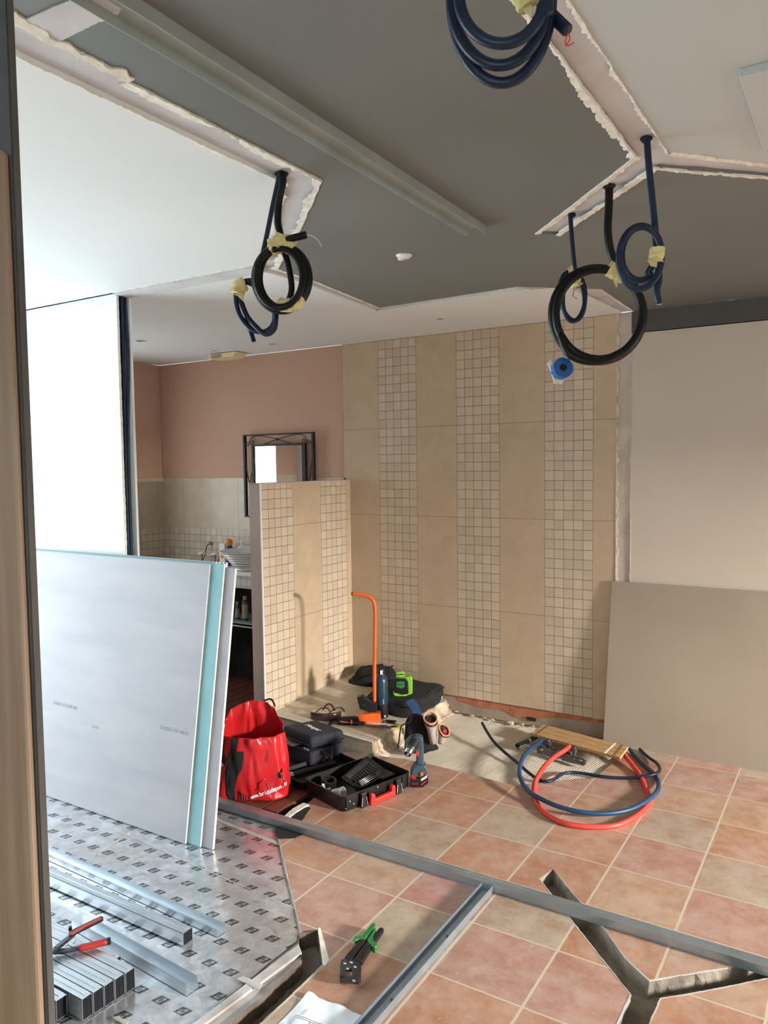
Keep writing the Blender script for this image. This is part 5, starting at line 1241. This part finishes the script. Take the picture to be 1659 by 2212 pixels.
# ============================================================ tool pouches
tp = zp(905, 1640, -.008); t = thing('tool_belt', 'black and grey tool belt with orange-trimmed pouches slumped against the broken platform edge', 'tool belt', tp, YAW)
def q7(x, y): return (820+x*.11453, 1520+y*.11453)
def Q7(l): return [q7(*p) for p in l]
def blobprism(name, lst, t, d0, d1, mat, amp=.006, seed=0):
    P = [Vector((p.x, 0, p.z)) for p in FL(lst, t)]; c_ = sum(P, Vector())/len(P); rings = []
    P = catmull(P, .012, True); m_ = 56; P = [P[int(k*len(P)/m_)] for k in range(m_)]
    for i in range(9):
        f = i/8*2-1; s = .82+.18*math.sqrt(max(0, 1-f*f)); ring = []
        for p in P:
            q = c_+(p-c_)*s; q.y = d0+(d1-d0)*(f+1)/2; q += Vector((noise.noise(q*30+Vector((seed, 0, 0))), noise.noise(q*30+Vector((0, seed, 0))), noise.noise(q*30+Vector((0, 0, seed)))))*amp; ring.append(q)
        rings.append(ring)
    bm = B(); loft(bm, rings); return obj(name, bm, mat, t, smooth=True)
blobprism('back_panel', Q7([(500, 390), (600, 260), (800, 260), (900, 380), (940, 560), (1000, 760), (1090, 830), (1090, 900), (960, 940), (840, 985), (640, 960), (500, 930), (470, 800), (480, 560)]), t, .0, .07, 'fabric_blk', .008, 1)
bm = B(); P = catmull(FL(Q7([(640, 150), (590, 210), (575, 330), (420, 400), (380, 560), (365, 700), (340, 800), (360, 870), (420, 900)]), t), .01); tube(bm, [p+Vector((0, -.01, 0)) for p in P], .0045, 6); obj('strap', bm, 'blk', t, smooth=True)
def pouch(nm, rim, body, d, t):
    """open pouch: rim = (cx,cy,rx,ry,tilt) px in crop coords"""
    cx_, cy_, rx_, ry_, tl_ = rim; R0 = []; n = 36
    for k in range(n):
        a = 2*PI*k/n; x = rx_*math.cos(a); y = ry_*math.sin(a); c_, s_ = math.cos(tl_), math.sin(tl_)
        p = fl(t.location, *q7(cx_+x*c_-y*s_, cy_+x*s_+y*c_)); R0.append(Vector((p.x, -d*math.sin(a)-.03, p.z)))
    bx, by, bw = body; bp = fl(t.location, *q7(bx, by)); w_ = bw*.11453*4.2/F
    rings = [R0]
    for f in (.25, .5, .75, 1):
        ring = []
        for k in range(n):
            a = 2*PI*k/n; q = Vector((bp.x+w_*math.cos(a), -d*.8*math.sin(a)-.03, bp.z)); p = R0[k].lerp(q, f); p += Vector((noise.noise(p*40), 0, noise.noise(p*40+Vector((3, 3, 3)))))*.004*f; ring.append(p)
        rings.append(ring)
    bm = B(); loft(bm, rings, cap0=False); obj('pouch', bm, 'pouch_grey', t, smooth=True, solid=.002)
    bm = B(); tube(bm, [p*1.0 for p in R0], .0042, 8, closed=True); obj('orange_rim', bm, 'orange_trim', t, smooth=True)
    for fr, m_, rr in ((.22, 'blk', .0060), (.42, 'orange_trim', .0036)):
        bm = B(); tube(bm, [(rings[0][k].lerp(rings[4][k], fr*.55))*1.0 for k in range(n)], rr, 8, closed=True, ); obj('dark_band' if m_ == 'blk' else 'orange_band', bm, m_, t, smooth=True)
    bm = B(); poly(bm, [p.lerp(rings[1][i], .5) for i, p in enumerate(R0)]); obj('pouch_shade', bm, 'shade_and_dark', t)  # dark sheet across the mouth stands for the shade inside
pouch('a', (950, 235, 128, 62, .12), (1000, 690, 60), .045, t)
pouch('b', (1212, 460, 118, 62, .75), (1150, 700, 62), .035, t)
bm = B(); p = fl(t.location, *q7(1200, 450)); lathe(bm, [(0, -.02), (.016, -.018), (.018, 0), (0, .012)], 14, p+Vector((0, -.035, -.004))); obj('red_tool_end', bm, 'red_dark', t, smooth=True)
# blue blade of a saw leaning across
t = thing('blue_saw_blade', 'curved navy blue flat strip leaning from the platform over the tool belt', 'strip', zp(915, 1600, -.008), YAW)
P = FL([(876, 1508), (892, 1502), (903, 1515), (912, 1540), (919, 1565), (925, 1587), (916, 1587), (908, 1570), (898, 1545), (888, 1525)], t)
bm = B(); vsA = [Vector((p.x, -.085+.12*(p.z-.0)*.5, p.z)) for p in P]; prism_vec(bm, vsA, (0, .003, 0)); obj('strip', bm, 'blue_strip', t)
for x, y in ((918, 1549), ): 
    bm = B(); lathe(bm, [(0, 0), (.004, 0), (.003, .003), (0, .004)], 10, fl(t.location, x, y)+Vector((-.008, -.075, 0)), Matrix.Rotation(PI/2, 4, 'X')); obj('rivet', bm, 'steel', t)

# ============================================================ cordless drill
dl = zp(906, 1694, 0); t = thing('cordless_drill', 'grey-blue cordless drill standing upright on its red and black battery', 'drill', dl, YAW)
fprism('handle', Q7([(695, 760), (820, 700), (832, 900), (830, 1080), (850, 1140), (700, 1140), (692, 1100), (695, 900)]), t, -.020, .020, 'drill_blue', .010, segs=3) 
fprism('foot', Q7([(695, 1110), (850, 1120), (885, 1170), (905, 1290), (905, 1360), (575, 1320), (590, 1240), (640, 1150)]), t, -.036, .036, 'drill_blue', .010, segs=3)
fprism('battery', Q7([(585, 1330), (740, 1350), (905, 1300), (912, 1420), (900, 1450), (780, 1545), (740, 1555), (590, 1525)]), t, -.042, .042, 'blk', .006, segs=3)
bx = FL(Q7([(600, 1345), (690, 1352), (688, 1425), (600, 1415)]), t, -.043); bm = B(); prism_vec(bm, [Vector((p.x, -.0445, p.z)) for p in bx], (0, .003, 0)); obj('red_panel', bm, 'red_dark', t)
for k in range(4):
    bm = B(); p = FL(Q7([(605+k*32, 1490), (622+k*32, 1530)]), t, -.043); box2(bm, (p[0].x, -.0445, p[1].z), (p[1].x, -.0415, p[0].z)); obj('red_vent', bm, 'red_dark', t)
bm = B(); p = FL(Q7([(768, 1300), (830, 1290), (820, 1350), (775, 1370)]), t, -.043); prism_vec(bm, [Vector((q.x, -.0445, q.z)) for q in p], (0, .003, 0)); obj('orange_mark', bm, 'orange', t)
for a, b in (((778, 1420), (900, 1345)), ((785, 1445), (898, 1375))):
    bm = B(); p = FL(Q7([a, b, (b[0], b[1]+16), (a[0], a[1]+18)]), t, -.043); prism_vec(bm, [Vector((q.x, -.0445, q.z)) for q in p], (0, .003, 0)); obj('white_stripe', bm, 'print_white', t)
bm = B(); p = FL(Q7([(785, 1520), (885, 1440), (885, 1462), (785, 1545)]), t, -.043); prism_vec(bm, [Vector((q.x, -.0445, q.z)) for q in p], (0, .003, 0)); obj('red_stripe', bm, 'red_handle', t)
fprism('motor_housing', Q7([(820, 640), (790, 605), (700, 585), (600, 610), (500, 690), (470, 760), (560, 880), (600, 900), (680, 870), (830, 860)]), t, -.028, .028, 'drill_blue', .012, segs=3)
ca = fl(dl, *q7(540, 760)); cb_ = fl(dl, *q7(440, 870)); 
def axtube(nm, a, b, r0, r1, mat, seg=24): bm = B(); tube(bm, [a, b], [r0, r1], seg); return obj(nm, bm, mat, t, smooth=True, autos=40)
A0 = Vector((ca.x+.035, .0, ca.z+.02)); D0 = Vector((cb_.x-ca.x, -.055, cb_.z-ca.z)).normalized()
axtube('gear_collar', A0, A0+D0*.06, .034, .031, 'blk'); axtube('torque_ring', A0+D0*.055, A0+D0*.075, .030, .027, 'steel_dk')
axtube('chuck', A0+D0*.073, A0+D0*.100, .024, .019, 'steel'); axtube('chuck_jaw', A0+D0*.099, A0+D0*.108, .009, .006, 'steel_dk'); axtube('bit', A0+D0*.107, A0+D0*.118, .0035, .0030, 'steel')
p = FL(Q7([(690, 850), (735, 825), (745, 860), (745, 950), (715, 965), (690, 930)]), t); bm = B(); prism_vec(bm, [Vector((q.x-.004, -.012, q.z)) for q in p], (0, .024, 0)); bm.transform(Matrix.Translation((0, -.012, 0))); obj('trigger', bm, 'red_handle', t, bevel=.003)

# ============================================================ open tool case
cc = Vector((-2.165, 3.05, 0)); ang = math.radians(73.5); t = thing('tool_case', 'open black plastic drill case with red handle, lid laid back, full of tools', 'tool case', cc, ang)
LX, LY, LZ = .47, .335, .082
def tray(bm, x0, x1, y0, y1, z0, h, w=.006, r=.0):
    box2(bm, (x0, y0, z0), (x1, y1, z0+.004))
    box2(bm, (x0, y0, z0), (x1, y0+w, z0+h)); box2(bm, (x0, y1-w, z0), (x1, y1, z0+h)); box2(bm, (x0, y0, z0), (x0+w, y1, z0+h)); box2(bm, (x1-w, y0, z0), (x1, y1, z0+h))
def rrect(x0, x1, y0, y1, r, z, n=6):
    P = []
    for cx_, cy_, a0 in ((x1-r, y1-r, 0), (x0+r, y1-r, PI/2), (x0+r, y0+r, PI), (x1-r, y0+r, 3*PI/2)):
        for k in range(n+1): a = a0+PI/2*k/n; P.append(Vector((cx_+r*math.cos(a), cy_+r*math.sin(a), z)))
    return P
def rtray(bm, x0, x1, y0, y1, z0, h, w=.006, r=.03, sl=.010):
    o = [rrect(x0+sl, x1-sl, y0+sl, y1-sl, r, z0), rrect(x0+sl*.3, x1-sl*.3, y0+sl*.3, y1-sl*.3, r, z0+h*.3), rrect(x0, x1, y0, y1, r, z0+h), rrect(x0+w, x1-w, y0+w, y1-w, r*.8, z0+h), rrect(x0+w+sl*.5, x1-w-sl*.5, y0+w+sl*.5, y1-w-sl*.5, r*.8, z0+.008)]
    loft(bm, o)
bm = B(); rtray(bm, 0, LX, 0, LY, 0, LZ); obj('base_shell', bm, 'blk', t, smooth=True, autos=30)
# lid: hinged at y=LY, lying open
lidz = .01
bm = B(); rtray(bm, 0, LX-.05, LY+.012, LY+.25, .004, .045); bm.transform(Matrix.Translation((0, 0, .0))); obj('lid', bm, 'blk', t, smooth=True, autos=30)
bm = B(); box2(bm, (.05, LY-.004, .030), (.42, LY+.016, .046)); obj('hinge', bm, 'blk', t, bevel=.003)
# ribs on the front face
for x in (.02, .40, .44):
    bm = B(); box2(bm, (x, -.004, .006), (x+.006, .004, .078)); obj('rib', bm, 'blk', t, bevel=.001)
for x in (.105, .345):
    e = B(); box2(e, (x, -.020, -.0), (x+.034, -.006, .076)); l_ = obj('latch', e, 'blk', t, bevel=.003)
    e = B(); tube(e, [Vector((x+.004, -.022, .055)), Vector((x-.002, -.024, .012))], .002, 6); tube(e, [Vector((x+.030, -.022, .055)), Vector((x+.036, -.024, .012))], .002, 6); obj('latch_wire', e, 'steel', l_)
bm = B(); P = [(.155, .004), (.325, .004), (.325, .060), (.312, .066), (.300, .060), (.300, .034), (.190, .028), (.186, .050), (.176, .062), (.160, .058)]
prism_vec(bm, [Vector((x, -.034, z)) for x, z in P], (0, .024, 0)); obj('handle', bm, 'red_handle', t, bevel=.004)
bm = B()
for (x, y, z) in ((.02, -.0005, .02), (.045, -.0005, .05), (.07, -.0005, .03), (.23, -.0005, .07), (.39, -.0005, .055)):
    box(bm, (x, y+.002, z), (.006, .004, .004), Matrix.Rotation(.5, 4, 'Y'))
obj('plaster_specks', bm, 'plaster', t)
# contents (each its own thing)
cm = Matrix.Translation(cc) @ Matrix.Rotation(ang, 4, 'Z')
def inc(name, label, cat, x, y, z, rot=0): return thing(name, label, cat, cm @ Vector((x, y, z)), ang+rot)
t = inc('bit_rack', 'tilted black drill bit rack propped up in the open tool case', 'bit rack', .29, .20, .012, .15)
bm = B(); box2(bm, (-.10, -.075, .05), (.12, .075, .062)); bm.transform(Matrix.Rotation(math.radians(-14), 4, 'Y') @ Matrix.Rotation(math.radians(24), 4, 'X')); obj('rack_plate', bm, 'blk', t, bevel=.003)
bm = B()
for k in range(9): box2(bm, (-.07+.018*k, -.012, .062), (-.062+.018*k, .022, .070))
bm.transform(Matrix.Rotation(math.radians(-14), 4, 'Y') @ Matrix.Rotation(math.radians(24), 4, 'X')); obj('slots', bm, 'cement', t) 
t.children[1].data.materials[0] = M['steel_dk']
for yy, mm in ((-.045, 'fabric_blk'), (.048, 'steel_dk')):
    bm = B(); box2(bm, (-.08, yy-.014, .062), (.09, yy+.014, .067)); bm.transform(Matrix.Rotation(math.radians(-14), 4, 'Y') @ Matrix.Rotation(math.radians(24), 4, 'X')); obj('insert', bm, mm, t)
t = inc('saw_handle', 'grey-green tool grip sticking out at the back of the open tool case', 'hand tool', .41, .30, .07, .3)
bm = B(); tube(bm, catmull([Vector((-.06, 0, .0)), Vector((0, 0, .015)), Vector((.06, 0, .022))], .01), .014, 12); obj('grip', bm, 'handle_green', t, smooth=True); bm = B(); tube(bm, [Vector((-.058, 0, 0)), Vector((-.12, 0, -.03))], .006, 8); obj('shank', bm, 'steel_dk', t)
for k, (x, y, r_, h_, lb) in enumerate(((.06, .115, .036, .060, 'large clear plastic cup lying in the front corner of the tool case'), (.05, .215, .026, .03, 'small white cap lying by the left wall of the tool case'))):
    p = inc('plastic_cup', lb, 'cup', x, y, .045, 0); bm = B(); lathe(bm, [(r_*.8, -h_/2), (r_, h_/2), (r_*.93, h_/2), (r_*.75, -h_/2+.003)], 24, (0, 0, 0), Matrix.Rotation(math.radians(75 if k == 0 else 20), 4, 'X') @ Matrix.Rotation(.4, 4, 'Y')); obj('cup', bm, 'cup' if 'cup' in M else 'cement', p, smooth=True, autos=40)
M['cup'] = pm('frosted_plastic', sr(190, 190, 190), sr(170, 170, 172), 9, .25)
for o in bpy.data.objects:
    if o.name.startswith('cup') and o.type == 'MESH': o.data.materials[0] = M['cup']
t = inc('tape_roll', 'black ring-shaped roll lying in the left corner of the tool case', 'tape roll', .10, .245, .045)
bm = B(); lathe(bm, [(.038, 0), (.038, .03), (.024, .03), (.024, 0), (.038, 0)], 28, (0, 0, 0), Matrix.Rotation(.3, 4, 'X')); obj('roll', bm, 'blk', t, smooth=True, autos=40)
t = inc('drill_bit_set', 'open dark tray of shiny drill bits in the middle of the tool case', 'drill bits', .19, .09, .035, .25)
bm = B(); rtray(bm, -.02, .20, -.025, .04, 0, .03, .003, .015, .004); obj('tray', bm, 'steel_dk', t, smooth=True, autos=30)
for k in range(4):
    bm = B(); tube(bm, [Vector((-.01+.01*k, -.012+.012*k, .034)), Vector((.16+.004*k, -.018+.015*k, .036))], .0028, 8); obj('bit', bm, 'steel', t, smooth=True)
t = inc('charger_block', 'black charger block in the far right end of the tool case', 'charger', .37, .12, .012)
bm = B(); box2(bm, (-.04, -.04, 0), (.06, .06, .05)); obj('housing', bm, 'blk', t, bevel=.006)
# black tube lying behind the lid
tb = thing('black_tube', 'black ribbed tube lying between the navy case and the tool case lid', 'tube', zp(640, 1678, .02))
bm = B(); tube(bm, [zp(628, 1676, .022), zp(722, 1648, .022)], .019, 16); obj('tube', bm, 'blk', tb, world=True, smooth=True, autos=40)
bm = B(); tube(bm, [zp(624, 1677, .022), zp(632, 1675, .022)], .021, 16); obj('chrome_end', bm, 'steel', tb, world=True, smooth=True, autos=40)

# ============================================================ navy case
hc = Vector((-2.632, 3.40, 0)); ha = math.radians(-14)
t = thing('laser_case', 'navy soft tool case with white brand print on its half open lid', 'tool case', hc, ha)
LU, LV = .27, .25
def rbox(bm, x0, x1, y0, y1, z0, z1, r=.02, top=.012, bulge=0.004):
    rings = [rrect(x0+.004, x1-.004, y0+.004, y1-.004, r, z0), rrect(x0, x1, y0, y1, r, z0+.008), rrect(x0-bulge, x1+bulge, y0-bulge, y1+bulge, r, (z0+z1)/2), rrect(x0, x1, y0, y1, r, z1-top), rrect(x0+top*.4, x1-top*.4, y0+top*.4, y1-top*.4, r, z1-top*.25), rrect(x0+top, x1-top, y0+top, y1-top, r*.8, z1)]
    loft(bm, rings)
bm = B(); rbox(bm, -LU, 0, 0, LV, .0, .105, top=.004); obj('base', bm, 'fabric_navy', t, smooth=True, autos=50)
tiltm = Matrix.Translation((0, LV, .11)) @ Matrix.Rotation(math.radians(-5), 4, 'X') @ Matrix.Translation((0, -LV, 0))
bm = B(); rbox(bm, -LU, 0, 0, LV, .0, .065, top=.014); bm.transform(tiltm); lid = obj('lid', bm, 'fabric_navy', t, smooth=True, autos=50)
bm = B(); tube(bm, [tiltm @ p for p in rrect(-LU-.003, .003, -.003, LV+.003, .02, .012)], .003, 6, closed=True); obj('zip', bm, 'blk', t, smooth=True)
bm = text_bm('Huepar', .048, tiltm @ frame(Vector((-.135, .125, .0665)), (.98, -.08, 0), (.1, 1, 0)), bold=.0006); obj('brand_print', bm, 'print_white', t)
bm = B(); tube(bm, catmull([Vector((.012, .07, .10)), Vector((.035, .10, .07)), Vector((.030, .125, .04)), Vector((.012, .15, .098))], .01), .005, 8); obj('carry_strap', bm, 'blk', t, smooth=True)
for x in (-.02, -.035, -.05):
    bm = B(); lathe(bm, [(.006, -.003), (.009, 0), (.006, .003)], 12, (x, -.004, .118), Matrix.Rotation(PI/2, 4, 'X')); obj('zip_pull', bm, 'steel', t, smooth=True)
mb = t
pm_ = thing('booklet', 'pale folded leaflet poking out of the navy case', 'booklet', cm @ Vector((0, 0, 0)), 0)
a_0 = fl(hc, 0, 0) if False else None
pw = Matrix.Translation(hc) @ Matrix.Rotation(ha, 4, 'Z')
bpy.data.objects.remove(pm_)
pm_ = thing('leaflet', 'pale folded leaflet poking out of the navy case', 'leaflet', pw @ Vector((-.19, .02, .109)), ha)
bm = B(); prism_vec(bm, [Vector((-.08, -.035, 0)), Vector((.04, -.035, -.002)), Vector((.05, .04, 0)), Vector((-.08, .06, 0))], (0, 0, .005)); obj('sheet', bm, 'white_dust', pm_)

# ============================================================ red shopping bag
rb = zp(550, 1712, 0); t = thing('red_shopping_bag', 'glossy red woven shopping bag with black straps and printed web address, standing open', 'bag', rb, YAW)
wl = .186
def rimz(a):
    b = math.sin(a)  # +1 = back
    L_ = fl(rb, 550, 1597, -.12).z
    z = L_ + (.10*max(0, b)**.8 if b > 0 else 0) 
    z += .030*max(0, math.cos(a-PI*.62)) + (-.02 if b > 0 and math.cos(a) > .75 else 0)
    return z
NB = 72; rings = []
lv = [0, .03, .12, .3, .5, .7, .85, .95, 1.0]
for f in lv:
    ring = []
    for k in range(NB):
        a = 2*PI*k/NB; c_, s_ = math.cos(a), math.sin(a); e = 4.2-1.5*f; rr = 1/((abs(c_)**e+abs(s_)**e)**(1/e))
        A_w = wl*(.98 if f < .05 else 1.02-.16*f); B_w = .125*(1-.12*f)
        z = rimz(a)*f
        p = Vector((A_w*rr*c_*(1-.18*f*max(0, s_)), B_w*rr*s_+.01, z))
        w_ = (noise.noise(Vector((a*2.2, f*3, 1)))*.020+noise.noise(Vector((c_*5, s_*5, f*7)))*.016+noise.noise(Vector((c_*11+f*3, s_*11, f*12)))*.010+abs(noise.noise(Vector((a*5+f*4, f*6, 3))))*.014*(f*(1.2-f)*3))*(1 if 0 < f else .2)
        p += Vector((c_, s_, 0))*w_
        if f == 0: p.z = .001
        ring.append(p)
    rings.append(ring)
bm = B(); loft(bm, rings, cap1=False); ob = obj('bag_body', bm, 'red_plastic', t, smooth=True, sub=2); md = ob.modifiers.new('thick', 'SOLIDIFY'); md.thickness = .0015
def onbag(xf, zf, out=.004):
    """point on the bag's front (local) : xf -1..1 across, zf 0..1 up"""
    a = math.atan2(-1, xf*1.6) if True else 0
    a = -PI/2+xf*1.05
    c_, s_ = math.cos(a), math.sin(a)
    i = 0
    while i < len(lv)-2 and lv[i+1] < zf: i += 1
    f = (zf-lv[i])/(lv[i+1]-lv[i]); k = (a/(2*PI)*NB) % NB; k0 = int(k); fk = k-k0
    p = rings[i][k0].lerp(rings[i][(k0+1) % NB], fk).lerp(rings[i+1][k0].lerp(rings[i+1][(k0+1) % NB], fk), f)
    return p+Vector((c_*.4, s_, 0)).normalized()*out
def patch(nm, pts, mat, n=10, out=.004):
    """strap-like patch between left/right edges given as list of (xl,xr,z)"""
    bm = B(); R = []
    m_ = 8
    for i in range(len(pts)-1):
        for j in range(n if i < len(pts)-2 else n+1):
            f = j/n; xl = pts[i][0]+(pts[i+1][0]-pts[i][0])*f; xr = pts[i][1]+(pts[i+1][1]-pts[i][1])*f; z = pts[i][2]+(pts[i+1][2]-pts[i][2])*f
            R.append([bm.verts.new(onbag(xl+(xr-xl)*k/m_, z, out)) for k in range(m_+1)])
    for a, b in zip(R, R[1:]):
        for k in range(m_): bm.faces.new((a[k], a[k+1], b[k+1], b[k]))
    return obj(nm, bm, mat, t, smooth=True, solid=.0015)
patch('strap', [(-.52, -.34, 1.0), (-.56, -.36, .82), (-.66, -.44, .66), (-.72, -.58, .60)], 'fabric_blk')
patch('strap', [(-.99, -.86, .95), (-.97, -.82, .75), (-.86, -.70, .62), (-.72, -.55, .58)], 'fabric_blk', out=.006)
patch('strap_panel', [(-.56, -.16, .80), (-.62, -.17, .66), (-.64, -.24, .5), (-.64, -.34, .40), (-.60, -.42, .2), (-.56, -.42, .03)], 'fabric_blk')
def bagtext(s, x0, z0, x1, z1, size, mat, nm, bold=.0004):
    n_ = len(s)
    bmx = B()
    for i, ch in enumerate(s):
        if ch == ' ': continue
        f = (i+.5)/n_; p = onbag(x0+(x1-x0)*f, z0+(z1-z0)*f, .006); q = onbag(x0+(x1-x0)*f+.02, z0+(z1-z0)*(f+.02/(x1-x0)), .006); u_ = onbag(x0+(x1-x0)*f, z0+(z1-z0)*f+.03, .006)
        text_bm(ch, size, frame(p, q-p, u_-p), bmx, .0008, bold)
    obj(nm, bmx, mat, t)
bagtext('www.bricodepot.fr', .02, .075, .93, .25, .030, 'print_white', 'web_address')
bagtext('BRICO', -.98, .60, -.78, .56, .02, 'print_white', 'side_print')
# printed tool silhouettes
def bagline(pts, r, nm='tool_print'):
    bmx = B(); P = []
    for (x0, z0), (x1, z1) in zip(pts, pts[1:]):
        for k in range(6): P.append(onbag(x0+(x1-x0)*k/6, z0+(z1-z0)*k/6, .004))
    P.append(onbag(*pts[-1], .004)); tube(bmx, P, r, 6); obj(nm, bmx, 'blk', t)
bagline([(.12, .18), (.22, .22), (.20, .28), (.34, .36), (.42, .34), (.44, .2)], .0016)
bagline([(-.30, .03), (-.30, .12), (-.27, .17), (-.24, .12), (-.24, .03)], .0022)
bagline([(-.18, .03), (-.18, .13)], .0022); bagline([(-.13, .03), (-.13, .11)], .0022)
bagline([(.74, .44), (.76, .36)], .010); bagline([(.78, .44), (.86, .47)], .007); bagline([(.80, .36), (.86, .28)], .002)
bagline([(-.98, .22), (-.90, .20), (-.84, .24), (-.76, .17)], .003)
# back strap on the raised rim
bm = B(); P = [rings[-1][int(NB*(.14+.01*k)) % NB]+Vector((.004, -.002, .004)) for k in range(9)]
tube(bm, catmull([P[0], P[2]+Vector((.012, 0, .012)), P[5]+Vector((.010, 0, .018)), P[8]], .006), .005, 8); obj('back_strap', bm, 'fabric_blk', t, smooth=True)
